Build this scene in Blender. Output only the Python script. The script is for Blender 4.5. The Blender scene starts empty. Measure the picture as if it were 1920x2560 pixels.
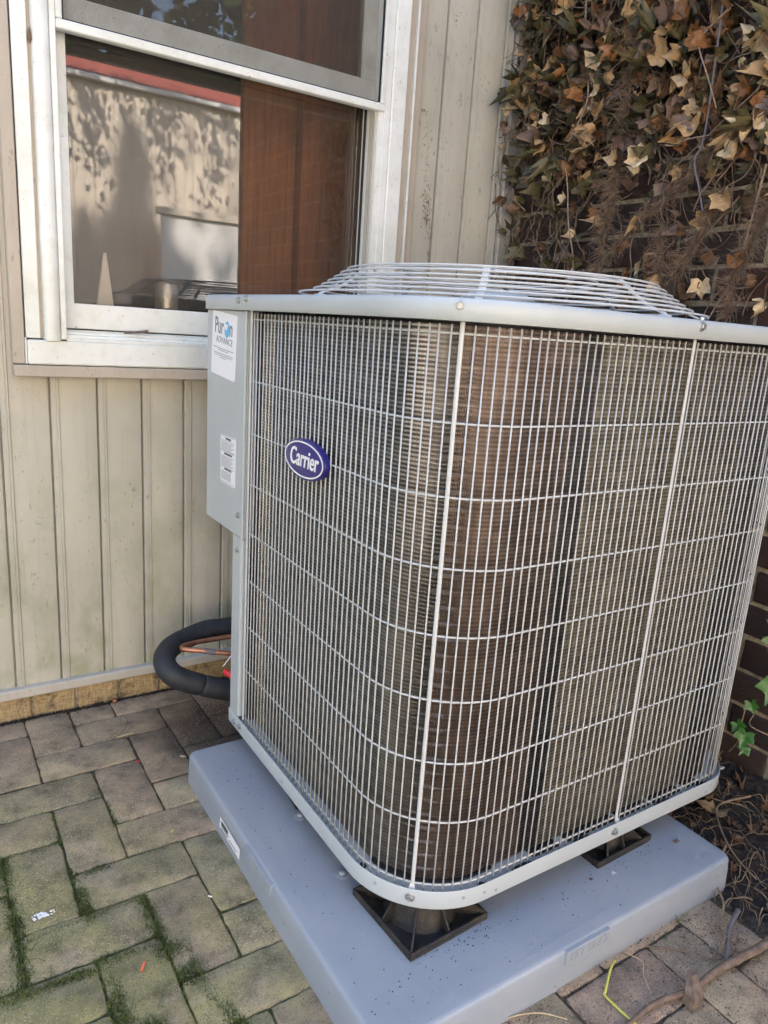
import bpy, math, random
import numpy as np
from mathutils import Vector, Matrix, noise
R = math.radians
random.seed(7); rng = np.random.default_rng(7)
C = bpy.context.scene.collection
S = bpy.context.scene
GZ = -0.07            # paving level (0 is the top of the equipment pad)

# ---------------------------------------------------------------- camera
def cam_axes(az, tilt, roll):
    f = Vector((math.cos(az)*math.cos(tilt), math.sin(az)*math.cos(tilt), -math.sin(tilt)))
    rt = f.cross(Vector((0, 0, 1))).normalized(); up = rt.cross(f)
    return math.cos(roll)*rt+math.sin(roll)*up, -math.sin(roll)*rt+math.cos(roll)*up, f
CP = Vector((-0.47133517, -0.62379729, 0.9495918))
cr, cu, cf = cam_axes(R(56.35510), R(14.07968), R(3.92193))
cd = bpy.data.cameras.new('camera'); cam = bpy.data.objects.new('camera', cd); C.objects.link(cam)
cam.matrix_world = Matrix((( cr.x, cu.x, -cf.x, CP.x), (cr.y, cu.y, -cf.y, CP.y), (cr.z, cu.z, -cf.z, CP.z), (0, 0, 0, 1)))
cd.sensor_fit = 'VERTICAL'; cd.sensor_height = 36; cd.lens = 36*1830.55/2560
cd.clip_start = 0.02; cd.clip_end = 400
S.camera = cam
# ---------------------------------------------------------------- sky, sun, exposure
SUN_EL, SUN_AZ = R(40), R(104)      # azimuth measured from +x towards +y: the sun stands behind the house
w = bpy.data.worlds.new('World'); S.world = w; w.use_nodes = True
wn = w.node_tree; bg = wn.nodes['Background']
sky = wn.nodes.new('ShaderNodeTexSky'); sky.sky_type = 'NISHITA'; sky.sun_disc = False
sky.sun_elevation = SUN_EL; sky.sun_rotation = math.pi/2-SUN_AZ
sky.air_density = 1.0; sky.dust_density = 1.5; sky.ozone_density = 1.0
wn.links.new(sky.outputs[0], bg.inputs[0]); bg.inputs[1].default_value = 0.15
sd = bpy.data.lights.new('sun', 'SUN'); sun = bpy.data.objects.new('sun', sd); C.objects.link(sun)
sd.energy = 4.4; sd.angle = R(0.53); sd.color = (1, 0.94, 0.85)
sv = Vector((math.cos(SUN_AZ)*math.cos(SUN_EL), math.sin(SUN_AZ)*math.cos(SUN_EL), math.sin(SUN_EL)))
sun.rotation_euler = sv.to_track_quat('Z', 'Y').to_euler()
S.view_settings.view_transform = 'Standard'; S.view_settings.look = 'None'
S.view_settings.gamma = 1; S.view_settings.use_curve_mapping = False
S.view_settings.exposure = 2.74
S.render.engine = 'CYCLES'
S.cycles.max_bounces = 10; S.cycles.transparent_max_bounces = 12

# ================================================================ materials
def mat(name):
    m = bpy.data.materials.new(name); m.use_nodes = True
    nt = m.node_tree; return m, nt, nt.nodes['Principled BSDF']
def N(nt, t, **k):
    n = nt.nodes.new(t)
    for a, b in k.items():
        if a.startswith('i_'):
            n.inputs[a[2:].replace('_', ' ')].default_value = b
        else: setattr(n, a, b)
    return n
def pos(nt, scale=(1, 1, 1)):
    g = N(nt, 'ShaderNodeNewGeometry'); mp = N(nt, 'ShaderNodeMapping'); mp.inputs['Scale'].default_value = scale
    nt.links.new(g.outputs['Position'], mp.inputs['Vector']); return mp.outputs[0]
def noise_n(nt, vec, scale, detail=4, rough=0.55, dist=0):
    n = N(nt, 'ShaderNodeTexNoise'); n.inputs['Scale'].default_value = scale; n.inputs['Detail'].default_value = detail
    n.inputs['Roughness'].default_value = rough; n.inputs['Distortion'].default_value = dist
    nt.links.new(vec, n.inputs['Vector']); return n.outputs['Fac']
def ramp(nt, fac, stops, interp='LINEAR'):
    r = N(nt, 'ShaderNodeValToRGB'); r.color_ramp.interpolation = interp
    e = r.color_ramp.elements
    while len(e) < len(stops): e.new(0.5)
    for el, (p, c) in zip(e, stops):
        el.position = p; el.color = (*c, 1) if len(c) == 3 else c
    if fac is not None: nt.links.new(fac, r.inputs[0])
    return r.outputs[0]
def mix(nt, fac, a, b, mode='MIX'):
    m = N(nt, 'ShaderNodeMix', data_type='RGBA', blend_type=mode)
    for sock, v in ((m.inputs[0], fac), (m.inputs[6], a), (m.inputs[7], b)):
        if isinstance(v, (int, float)): sock.default_value = v
        elif isinstance(v, tuple): sock.default_value = (*v, 1) if len(v) == 3 else v
        else: nt.links.new(v, sock)
    return m.outputs[2]
def mth(nt, op, a, b=0.0, clamp=False):
    m = N(nt, 'ShaderNodeMath', operation=op, use_clamp=clamp)
    for s, v in ((m.inputs[0], a), (m.inputs[1], b)):
        if isinstance(v, (int, float)): s.default_value = v
        else: nt.links.new(v, s)
    return m.outputs[0]
def sepxyz(nt, vec):
    s = N(nt, 'ShaderNodeSeparateXYZ'); nt.links.new(vec, s.inputs[0]); return s.outputs
def bump(nt, p, h, strength, dist=0.002):
    b = N(nt, 'ShaderNodeBump'); b.inputs['Strength'].default_value = strength; b.inputs['Distance'].default_value = dist
    nt.links.new(h, b.inputs['Height']); nt.links.new(b.outputs[0], p.inputs['Normal'])
def setc(nt, p, c):
    if isinstance(c, tuple): p.inputs['Base Color'].default_value = (*c, 1)
    else: nt.links.new(c, p.inputs['Base Color'])
def simple(name, col, rough=0.6, metal=0.0, var=0.12, vs=25, bmp=0.0, bs=300, spec=None):
    m, nt, p = mat(name); v = pos(nt)
    f = noise_n(nt, v, vs, 5)
    c = ramp(nt, f, [(0.25, tuple(x*(1-var) for x in col)), (0.75, tuple(min(1, x*(1+var)) for x in col))])
    setc(nt, p, c); p.inputs['Roughness'].default_value = rough; p.inputs['Metallic'].default_value = metal
    if spec is not None: p.inputs['Specular IOR Level'].default_value = spec
    if bmp: bump(nt, p, noise_n(nt, v, bs, 3), bmp, 0.001)
    return m
M = {}
M['unit'] = simple('grey painted steel', (0.42, 0.45, 0.46), 0.38, 0.0, 0.05, 9, 0.08, 900)
M['wire'] = simple('coated wire', (0.50, 0.51, 0.51), 0.4, 0.0, 0.05, 40)
M['bolt'] = simple('zinc', (0.40, 0.40, 0.39), 0.42, 0.9, 0.1, 90)
M['darkmetal'] = simple('dark interior metal', (0.035, 0.035, 0.037), 0.6, 0.3, 0.3, 20)
M['tube'] = simple('coil tube', (0.75, 0.70, 0.66), 0.3, 1.0, 0.1, 60)
M['copper'] = simple('copper pipe', (0.42, 0.19, 0.12), 0.42, 0.75, 0.35, 35)
M['foam'] = simple('black pipe insulation', (0.018, 0.021, 0.026), 0.62, 0, 0.3, 60, 0.3, 350)
M['rubber'] = simple('black gasket', (0.012, 0.013, 0.015), 0.5, 0, 0.2, 40)
M['blackplastic'] = None
M['white'] = None
M['label'] = simple('white paper label', (0.78, 0.78, 0.80), 0.45, 0, 0.02)
M['print'] = simple('dark print', (0.05, 0.055, 0.06), 0.6, 0, 0.1)
M['printgrey'] = simple('grey print', (0.22, 0.22, 0.24), 0.6, 0, 0.1)
M['printblue'] = simple('blue print', (0.12, 0.42, 0.72), 0.5, 0, 0.25, 60)
M['badge'] = simple('blue enamel', (0.026, 0.022, 0.17), 0.28, 0, 0.08, 40)
M['badgewhite'] = simple('raised white lettering', (0.82, 0.82, 0.82), 0.35, 0, 0.03)
M['red'] = simple('red plastic', (0.55, 0.02, 0.03), 0.35, 0, 0.1)
M['orange'] = simple('orange plastic', (0.75, 0.16, 0.09), 0.45, 0, 0.1)
M['straw'] = simple('dry straw', (0.50, 0.38, 0.22), 0.7, 0, 0.25, 60)
M['yellowstem'] = simple('yellow green stem', (0.55, 0.53, 0.10), 0.5, 0, 0.2, 60)
M['bark'] = simple('vine bark', (0.16, 0.11, 0.08), 0.85, 0, 0.5, 80, 0.6, 260)
M['barkpale'] = simple('pale vine bark', (0.25, 0.18, 0.13), 0.8, 0, 0.4, 80, 0.4, 260)
M['barkblue'] = simple('grey violet twig', (0.135, 0.118, 0.125), 0.7, 0, 0.3, 60)
M['roothair'] = simple('aerial rootlets', (0.20, 0.135, 0.088), 0.8, 0, 0.65, 40)
M['rootpale'] = simple('pale fibrous roots', (0.22, 0.155, 0.095), 0.8, 0, 0.6, 30)
M['roofred'] = simple('red roof', (0.38, 0.105, 0.080), 0.6, 0, 0.15, 3)
M['can'] = simple('aluminium can', (0.62, 0.62, 0.62), 0.35, 0.7, 0.15, 60)
M['leafgreen'] = simple('glossy green leaf', (0.035, 0.13, 0.02), 0.32, 0, 0.35, 60)
M['crown'] = simple('tree foliage', (0.055, 0.085, 0.03), 0.6, 0, 0.5, 1.5)
M['crowndark'] = simple('conifer foliage', (0.03, 0.05, 0.022), 0.7, 0, 0.5, 1.5)
M['trunk'] = simple('tree bark', (0.12, 0.09, 0.07), 0.9, 0, 0.3, 6)
M['hill'] = simple('distant ground', (0.11, 0.12, 0.06), 0.9, 0, 0.3, 1.2)
M['concrete'] = simple('concrete paving', (0.30, 0.28, 0.25), 0.85, 0, 0.2, 5, 0.3, 100)
M['guano'] = simple('white droppings', (0.75, 0.75, 0.74), 0.7, 0, 0.05)
M['cream'] = simple('cream metal siding', (0.70, 0.60, 0.50), 0.6, 0, 0.06, 3)
M['creamwhite'] = simple('white painted boards', (0.75, 0.72, 0.70), 0.6, 0, 0.06, 3)

def m_white():
    m, nt, p = mat('weathered white frame'); v = pos(nt)
    d = noise_n(nt, v, 90, 6, 0.7); e = noise_n(nt, v, 7, 4)
    c = ramp(nt, e, [(0.3, (0.66, 0.67, 0.60)), (0.7, (0.78, 0.79, 0.76))])
    s = ramp(nt, d, [(0.635, (0, 0, 0)), (0.69, (1, 1, 1))])
    c = mix(nt, mth(nt, 'MULTIPLY', s, 0.7), c, (0.17, 0.15, 0.11))
    g2 = ramp(nt, noise_n(nt, v, 24, 6, 0.7), [(0.50, (0, 0, 0)), (0.72, (1, 1, 1))])
    c = mix(nt, mth(nt, 'MULTIPLY', g2, 0.30), c, (0.42, 0.41, 0.32))
    setc(nt, p, c); p.inputs['Roughness'].default_value = 0.42; return m
M['white'] = m_white()
def m_sash():
    m, nt, p = mat('grimy sash rail'); v = pos(nt)
    d = noise_n(nt, v, 160, 6, 0.75); e = noise_n(nt, v, 12, 4)
    c = ramp(nt, e, [(0.3, (0.42, 0.42, 0.36)), (0.7, (0.60, 0.60, 0.54))])
    s = ramp(nt, d, [(0.58, (0, 0, 0)), (0.70, (1, 1, 1))])
    setc(nt, p, mix(nt, mth(nt, 'MULTIPLY', s, 0.7), c, (0.10, 0.09, 0.065))); p.inputs['Roughness'].default_value = 0.55; return m
M['sash'] = m_sash()
def m_siding(name, base, stain=True):
    m, nt, p = mat(name); v = pos(nt)
    a = noise_n(nt, v, 4.5, 6, 0.6); 
    c = ramp(nt, a, [(0.28, tuple(x*0.86 for x in base)), (0.72, tuple(x*1.08 for x in base))])
    vs = pos(nt, (1, 1, 0.45)); sp = noise_n(nt, vs, 95, 3, 0.6)
    s = ramp(nt, sp, [(0.63, (0, 0, 0)), (0.70, (1, 1, 1))])
    patch = ramp(nt, noise_n(nt, v, 3.0, 4), [(0.38, (0, 0, 0)), (0.58, (1, 1, 1))])
    c = mix(nt, mth(nt, 'MULTIPLY', mth(nt, 'MULTIPLY', s, patch), 0.62), c, (0.20, 0.18, 0.13))
    stk = ramp(nt, noise_n(nt, pos(nt, (1, 1, 0.05)), 60, 4, 0.7), [(0.52, (0, 0, 0)), (0.72, (1, 1, 1))])
    c = mix(nt, mth(nt, 'MULTIPLY', stk, 0.22), c, (0.25, 0.22, 0.16))
    if stain:
        xyz = sepxyz(nt, pos(nt))
        low = mth(nt, 'SUBTRACT', 0.75, xyz[2], True)
        gm = ramp(nt, noise_n(nt, pos(nt, (1, 1, 0.6)), 11, 5, 0.6), [(0.47, (0, 0, 0)), (0.66, (1, 1, 1))])
        c = mix(nt, mth(nt, 'MULTIPLY', mth(nt, 'MULTIPLY', gm, low), 0.85), c, (0.21, 0.24, 0.12))
    fine = ramp(nt, noise_n(nt, v, 420, 2), [(0.66, (0, 0, 0)), (0.72, (1, 1, 1))])
    c = mix(nt, mth(nt, 'MULTIPLY', fine, 0.3), c, (0.15, 0.13, 0.10))
    setc(nt, p, c); p.inputs['Roughness'].default_value = 0.58
    bump(nt, p, noise_n(nt, v, 40, 3), 0.06, 0.002); return m
M['siding'] = m_siding('beige metal siding', (0.480, 0.455, 0.375))
M['trimtan'] = m_siding('tan trim', (0.46, 0.40, 0.32), False)
M['trimgrey'] = m_siding('grey beige trim', (0.47, 0.44, 0.38), False)
def m_foundation():
    m, nt, p = mat('tan textured foundation block'); v = pos(nt)
    a = noise_n(nt, pos(nt, (1, 1, 7)), 55, 4, 0.6); b = noise_n(nt, pos(nt, (7, 1, 1)), 55, 4, 0.6)
    h = mth(nt, 'MULTIPLY', mth(nt, 'ADD', a, b), 0.5)
    c = ramp(nt, h, [(0.38, (0.22, 0.150, 0.075)), (0.62, (0.50, 0.38, 0.21))])
    d = ramp(nt, noise_n(nt, v, 22, 6, 0.7), [(0.52, (0, 0, 0)), (0.66, (1, 1, 1))])
    c = mix(nt, mth(nt, 'MULTIPLY', d, 0.85), c, (0.05, 0.04, 0.03))
    setc(nt, p, c); p.inputs['Roughness'].default_value = 0.85; bump(nt, p, h, 0.9, 0.003); return m
M['foundation'] = m_foundation()
def m_brick():
    m, nt, p = mat('dark rustic brick'); v = pos(nt)
    oi = N(nt, 'ShaderNodeObjectInfo')
    base = ramp(nt, oi.outputs['Random'], [(0, (0.050, 0.038, 0.034)), (0.4, (0.072, 0.045, 0.036)), (0.75, (0.105, 0.050, 0.036)), (1, (0.060, 0.052, 0.048))])
    a = noise_n(nt, pos(nt, (1, 0.5, 1.6)), 160, 5, 0.7)
    c = mix(nt, 0.5, base, ramp(nt, a, [(0.35, (0.03, 0.025, 0.022)), (0.7, (0.14, 0.10, 0.08))]), 'OVERLAY')
    sp = ramp(nt, noise_n(nt, v, 500, 2), [(0.68, (0, 0, 0)), (0.74, (1, 1, 1))])
    c = mix(nt, mth(nt, 'MULTIPLY', sp, 0.35), c, (0.35, 0.28, 0.22))
    setc(nt, p, c); p.inputs['Roughness'].default_value = 0.62; bump(nt, p, a, 1.0, 0.004); return m
M['brick'] = m_brick()
def m_mortar():
    m, nt, p = mat('tan mortar'); v = pos(nt)
    a = noise_n(nt, v, 60, 6, 0.7)
    c = ramp(nt, a, [(0.32, (0.13, 0.11, 0.075)), (0.55, (0.33, 0.28, 0.20)), (0.75, (0.46, 0.41, 0.31))])
    setc(nt, p, c); p.inputs['Roughness'].default_value = 0.9; bump(nt, p, a, 0.8, 0.003); return m
M['mortar'] = m_mortar()
def m_paver():
    m, nt, p = mat('mossy concrete paver'); v = pos(nt)
    oi = N(nt, 'ShaderNodeObjectInfo')
    base = ramp(nt, oi.outputs['Random'], [(0, (0.330, 0.262, 0.170)), (0.3, (0.285, 0.245, 0.155)), (0.45, (0.330, 0.235, 0.175)), (0.7, (0.300, 0.255, 0.170)), (1, (0.380, 0.295, 0.200))])
    xyz = sepxyz(nt, pos(nt))
    # algae: stronger towards the open lower left part of the patio
    al = mth(nt, 'MULTIPLY', mth(nt, 'SUBTRACT', 0.16, xyz[0], True), 2.4)
    al = mth(nt, 'MULTIPLY', al, mth(nt, 'MULTIPLY', mth(nt, 'SUBTRACT', 1.15, xyz[1], True), 1.6))
    al = mth(nt, 'MULTIPLY', al, ramp(nt, noise_n(nt, v, 9, 5, 0.6), [(0.30, (0, 0, 0)), (0.55, (1, 1, 1))]), True)
    c = mix(nt, mth(nt, 'MULTIPLY', al, 0.75, True), base, (0.225, 0.212, 0.080))
    # redder, less mossy pavers by the house wall and on the right
    rd = mth(nt, 'MAXIMUM', mth(nt, 'MULTIPLY', mth(nt, 'SUBTRACT', xyz[1], 0.70, True), 2.2, True), mth(nt, 'MULTIPLY', mth(nt, 'SUBTRACT', xyz[0], 0.05, True), 4.0, True))
    rd = mth(nt, 'MULTIPLY', rd, ramp(nt, noise_n(nt, v, 6, 4), [(0.35, (0.25, 0.25, 0.25)), (0.6, (1, 1, 1))]))
    c = mix(nt, mth(nt, 'MULTIPLY', rd, 0.6), c, (0.30, 0.200, 0.145))
    big = ramp(nt, noise_n(nt, v, 17, 7, 0.7), [(0.30, (0.42, 0.41, 0.40)), (0.48, (0.95, 0.95, 0.95)), (0.68, (1.45, 1.38, 1.28))])
    c = mix(nt, 1.0, c, big, 'MULTIPLY')
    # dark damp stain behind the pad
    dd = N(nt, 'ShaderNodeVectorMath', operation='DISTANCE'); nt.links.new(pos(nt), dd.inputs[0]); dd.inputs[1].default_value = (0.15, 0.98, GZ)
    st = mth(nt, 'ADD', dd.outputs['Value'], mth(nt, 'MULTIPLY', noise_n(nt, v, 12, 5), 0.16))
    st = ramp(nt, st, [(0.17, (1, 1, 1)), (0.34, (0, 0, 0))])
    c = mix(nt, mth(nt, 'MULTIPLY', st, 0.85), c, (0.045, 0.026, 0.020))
    # exposed aggregate
    vo = N(nt, 'ShaderNodeTexVoronoi'); vo.inputs['Scale'].default_value = 300; nt.links.new(v, vo.inputs['Vector'])
    dots = ramp(nt, vo.outputs['Distance'], [(0.20, (1, 1, 1)), (0.34, (0, 0, 0))])
    pick = ramp(nt, N_sep(nt, vo.outputs['Color']), [(0.52, (0, 0, 0)), (0.66, (1, 1, 1))])
    near = ramp(nt, noise_n(nt, v, 5, 3), [(0.35, (0.25, 0.25, 0.25)), (0.6, (1, 1, 1))])
    c = mix(nt, mth(nt, 'MULTIPLY', mth(nt, 'MULTIPLY', dots, pick), mth(nt, 'MULTIPLY', near, 0.95)), c, (0.62, 0.53, 0.38))
    dk = ramp(nt, noise_n(nt, v, 330, 3), [(0.33, (1, 1, 1)), (0.43, (0, 0, 0))])
    c = mix(nt, mth(nt, 'MULTIPLY', dk, 0.7), c, (0.05, 0.045, 0.03))
    setc(nt, p, c); p.inputs['Roughness'].default_value = 0.85
    bump(nt, p, noise_n(nt, v, 300, 4, 0.7), 0.8, 0.002); return m
def N_sep(nt, col):
    s = N(nt, 'ShaderNodeSeparateColor'); nt.links.new(col, s.inputs[0]); return s.outputs[0]
M['paver'] = m_paver()
def m_joint():
    m, nt, p = mat('joint sand and moss'); v = pos(nt); xyz = sepxyz(nt, pos(nt))
    al = mth(nt, 'MULTIPLY', mth(nt, 'SUBTRACT', 0.10, xyz[0], True), mth(nt, 'SUBTRACT', 1.05, xyz[1], True))
    al = mth(nt, 'MULTIPLY', al, 7.0, True)
    n = noise_n(nt, v, 120, 5, 0.7)
    dirt = ramp(nt, n, [(0.35, (0.025, 0.020, 0.014)), (0.65, (0.12, 0.095, 0.07))])
    moss = ramp(nt, n, [(0.30, (0.015, 0.025, 0.006)), (0.65, (0.075, 0.105, 0.02))])
    f = mth(nt, 'MULTIPLY', al, ramp(nt, noise_n(nt, v, 16, 4), [(0.35, (0, 0, 0)), (0.5, (1, 1, 1))]))
    setc(nt, p, mix(nt, f, dirt, moss)); p.inputs['Roughness'].default_value = 0.95
    bump(nt, p, n, 1.0, 0.006); return m
M['joint'] = m_joint()
M['moss'] = simple('moss tufts', (0.075, 0.095, 0.020), 0.85, 0, 0.5, 30)
def m_soil():
    m, nt, p = mat('dark crumbly soil'); v = pos(nt)
    n = noise_n(nt, v, 90, 7, 0.75)
    c = ramp(nt, n, [(0.35, (0.010, 0.008, 0.007)), (0.6, (0.045, 0.034, 0.028)), (0.78, (0.11, 0.085, 0.068))])
    setc(nt, p, c); p.inputs['Roughness'].default_value = 0.9; bump(nt, p, n, 1.0, 0.01); return m
M['soil'] = m_soil()
def m_pad():
    m, nt, p = mat('grey plastic pad'); v = pos(nt)
    a = noise_n(nt, v, 6, 4)
    c = ramp(nt, a, [(0.3, (0.250, 0.285, 0.335)), (0.7, (0.290, 0.322, 0.370))])
    sp = ramp(nt, noise_n(nt, v, 140, 2, 0.4), [(0.745, (0, 0, 0)), (0.765, (1, 1, 1))])
    c = mix(nt, mth(nt, 'MULTIPLY', sp, 0.8), c, (0.03, 0.03, 0.03))
    sm = ramp(nt, noise_n(nt, v, 26, 6, 0.7), [(0.60, (0, 0, 0)), (0.75, (1, 1, 1))])
    c = mix(nt, mth(nt, 'MULTIPLY', sm, 0.22), c, (0.15, 0.13, 0.11))
    dust = ramp(nt, noise_n(nt, v, 3.2, 5, 0.6), [(0.42, (0, 0, 0)), (0.70, (1, 1, 1))])
    c = mix(nt, mth(nt, 'MULTIPLY', dust, 0.35), c, (0.40, 0.39, 0.38))
    gr = ramp(nt, noise_n(nt, v, 420, 2, 0.4), [(0.70, (0, 0, 0)), (0.73, (1, 1, 1))])
    cl_ = ramp(nt, noise_n(nt, v, 13, 4, 0.6), [(0.52, (0, 0, 0)), (0.66, (1, 1, 1))])
    c = mix(nt, mth(nt, 'MULTIPLY', mth(nt, 'MULTIPLY', gr, cl_), 0.9), c, (0.03, 0.028, 0.025))
    setc(nt, p, c); p.inputs['Roughness'].default_value = 0.42
    bump(nt, p, noise_n(nt, v, 520, 2, 0.5), 0.45, 0.0009); return m
M['pad'] = m_pad()
M['padplate'] = simple('smooth moulded plate', (0.285, 0.315, 0.358), 0.35, 0, 0.04)
def m_black():
    m, nt, p = mat('dirty black plastic'); v = pos(nt)
    n = noise_n(nt, v, 32, 6, 0.7); n2 = noise_n(nt, v, 420, 3)
    c = ramp(nt, n, [(0.46, (0.014, 0.013, 0.012)), (0.76, (0.060, 0.045, 0.028))])
    g = ramp(nt, n2, [(0.66, (0, 0, 0)), (0.74, (1, 1, 1))])
    c = mix(nt, mth(nt, 'MULTIPLY', g, 0.6), c, (0.36, 0.28, 0.16))
    setc(nt, p, c); p.inputs['Roughness'].default_value = 0.6; bump(nt, p, n2, 0.4, 0.002); return m
M['blackplastic'] = m_black()
def m_fin(name, col, rough):
    m, nt, p = mat(name); v = pos(nt); z = sepxyz(nt, pos(nt))[2]
    # faint bands where the tube rows press the fins; finer ones paint corrugation highlights
    wv = mth(nt, 'SINE', mth(nt, 'MULTIPLY', z, 2*math.pi/0.0254))
    w2 = mth(nt, 'SINE', mth(nt, 'MULTIPLY', z, 2*math.pi/0.0065))
    f = mth(nt, 'ADD', mth(nt, 'MULTIPLY', wv, 0.10), mth(nt, 'ADD', mth(nt, 'MULTIPLY', w2, 0.26), noise_n(nt, v, 18, 4)))
    setc(nt, p, ramp(nt, f, [(0.25, tuple(x*0.45 for x in col)), (0.75, tuple(min(0.97, x*1.08) for x in col))]))
    p.inputs['Roughness'].default_value = rough; p.inputs['Metallic'].default_value = 0.85
    # every fin a little different, the brightest as painted glints
    c = p.inputs['Base Color'].links[0].from_socket; fv = ramp(nt, noise_n(nt, pos(nt, (1, 1, 0.012)), 520, 3, 0.8), [(0.32, (0.45, 0.45, 0.45)), (0.60, (1.0, 1.0, 1.0)), (0.70, (1.5, 1.5, 1.5))])
    nt.links.new(mix(nt, 1.0, c, fv, 'MULTIPLY'), p.inputs['Base Color']); return m
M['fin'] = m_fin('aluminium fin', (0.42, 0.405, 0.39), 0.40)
M['finwarmlit'] = m_fin('aluminium fin painted with warm reflection', (0.70, 0.54, 0.45), 0.36)
M['finlit'] = m_fin('aluminium fin painted as lit', (0.92, 0.80, 0.62), 0.40)  # warm and bright copies put reflected light into the fin colour
def m_wood():
    m, nt, p = mat('brown wood panelling'); v = pos(nt, (14, 1, 0.9))
    n = noise_n(nt, v, 6, 6, 0.6, 0.6)
    setc(nt, p, ramp(nt, n, [(0.3, (0.21, 0.064, 0.012)), (0.7, (0.40, 0.140, 0.030))])); p.inputs['Roughness'].default_value = 0.5; return m
M['wood'] = m_wood()
def m_glass():
    m = bpy.data.materials.new('window glass'); m.use_nodes = True; nt = m.node_tree
    nt.nodes.remove(nt.nodes['Principled BSDF']); out = nt.nodes['Material Output']
    tr = N(nt, 'ShaderNodeBsdfTransparent'); tr.inputs[0].default_value = (0.86, 0.84, 0.80, 1)
    gl = N(nt, 'ShaderNodeBsdfGlossy'); gl.inputs['Roughness'].default_value = 0.012; gl.inputs[0].default_value = (1, 1, 1, 1)
    fr = N(nt, 'ShaderNodeFresnel'); fr.inputs[0].default_value = 1.52
    f = mth(nt, 'MULTIPLY', fr.outputs[0], 1.4, True)
    v = pos(nt)
    bp = N(nt, 'ShaderNodeBump'); bp.inputs['Strength'].default_value = 0.05; bp.inputs['Distance'].default_value = 0.003
    nt.links.new(noise_n(nt, v, 4, 2), bp.inputs['Height']); nt.links.new(bp.outputs[0], gl.inputs['Normal'])
    a = N(nt, 'ShaderNodeMixShader'); nt.links.new(f, a.inputs[0]); nt.links.new(tr.outputs[0], a.inputs[1]); nt.links.new(gl.outputs[0], a.inputs[2])
    df = N(nt, 'ShaderNodeBsdfDiffuse'); df.inputs[0].default_value = (0.55, 0.5, 0.45, 1)
    sp = ramp(nt, noise_n(nt, v, 330, 3, 0.6), [(0.66, (0.03, 0.03, 0.03)), (0.74, (0.5, 0.5, 0.5))])
    b = N(nt, 'ShaderNodeMixShader'); nt.links.new(sp, b.inputs[0]); nt.links.new(a.outputs[0], b.inputs[1]); nt.links.new(df.outputs[0], b.inputs[2])
    nt.links.new(b.outputs[0], out.inputs[0]); return m
M['glass'] = m_glass()
def m_screen():
    m = bpy.data.materials.new('insect screen mesh'); m.use_nodes = True; nt = m.node_tree
    nt.nodes.remove(nt.nodes['Principled BSDF']); out = nt.nodes['Material Output']
    xyz = sepxyz(nt, pos(nt)); P = 0.0022
    def line(c):
        fr = mth(nt, 'FRACT', mth(nt, 'DIVIDE', c, P)); return mth(nt, 'LESS_THAN', fr, 0.20)
    f = mth(nt, 'MAXIMUM', line(xyz[0]), line(xyz[2]))
    tr = N(nt, 'ShaderNodeBsdfTransparent')
    df = N(nt, 'ShaderNodeBsdfDiffuse'); df.inputs[0].default_value = (0.09, 0.08, 0.072, 1)
    a = N(nt, 'ShaderNodeMixShader'); nt.links.new(f, a.inputs[0]); nt.links.new(tr.outputs[0], a.inputs[1]); nt.links.new(df.outputs[0], a.inputs[2])
    nt.links.new(a.outputs[0], out.inputs[0]); return m
M['screen'] = m_screen()
LEAFCOL = {'tan': (0.45, 0.295, 0.150), 'brown': (0.150, 0.085, 0.048), 'rust': (0.260, 0.115, 0.040), 'olive': (0.115, 0.095, 0.040),
           'darkolive': (0.050, 0.044, 0.020), 'mauve': (0.150, 0.100, 0.078), 'pale': (0.60, 0.46, 0.28)}
def m_leaf(name, col):
    m, nt, p = mat('ivy leaf '+name); v = pos(nt)
    n = noise_n(nt, v, 70, 5, 0.65)
    setc(nt, p, ramp(nt, n, [(0.30, tuple(x*0.55 for x in col)), (0.52, col), (0.75, tuple(min(1, x*1.25) for x in col))]))
    p.inputs['Roughness'].default_value = 0.6; bump(nt, p, noise_n(nt, v, 240, 3), 0.5, 0.002); return m
for k, c in LEAFCOL.items(): M['leaf_'+k] = m_leaf(k, c)

# ================================================================ mesh helpers
def mesh(name, V, F, mats, smooth=False, midx=None):
    me = bpy.data.meshes.new(name)
    if isinstance(V, np.ndarray): V = V.tolist()
    me.from_pydata(V, [], F)
    for m in (mats if isinstance(mats, (list, tuple)) else [mats]): me.materials.append(m)
    if smooth: me.polygons.foreach_set('use_smooth', [True]*len(me.polygons))
    if midx is not None: me.polygons.foreach_set('material_index', midx)
    me.update(); return me
def obj(name, me, parent=None, loc=None, rot=None, label=None, kind=None):
    o = bpy.data.objects.new(name, me); C.objects.link(o)
    if parent: o.parent = parent
    if loc is not None: o.location = loc
    if rot is not None: o.rotation_euler = rot
    if label: o['label'] = label
    if kind: o['kind'] = kind
    return o
def tag(o, label, cat, group=None):
    o['label'] = label; o['category'] = cat
    if group: o['group'] = group
    return o
def thing(name, loc, label, cat, group=None):
    o = bpy.data.objects.new(name, None); C.objects.link(o); o.location = loc; o.empty_display_size = 0.05
    return tag(o, label, cat, group)
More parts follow.
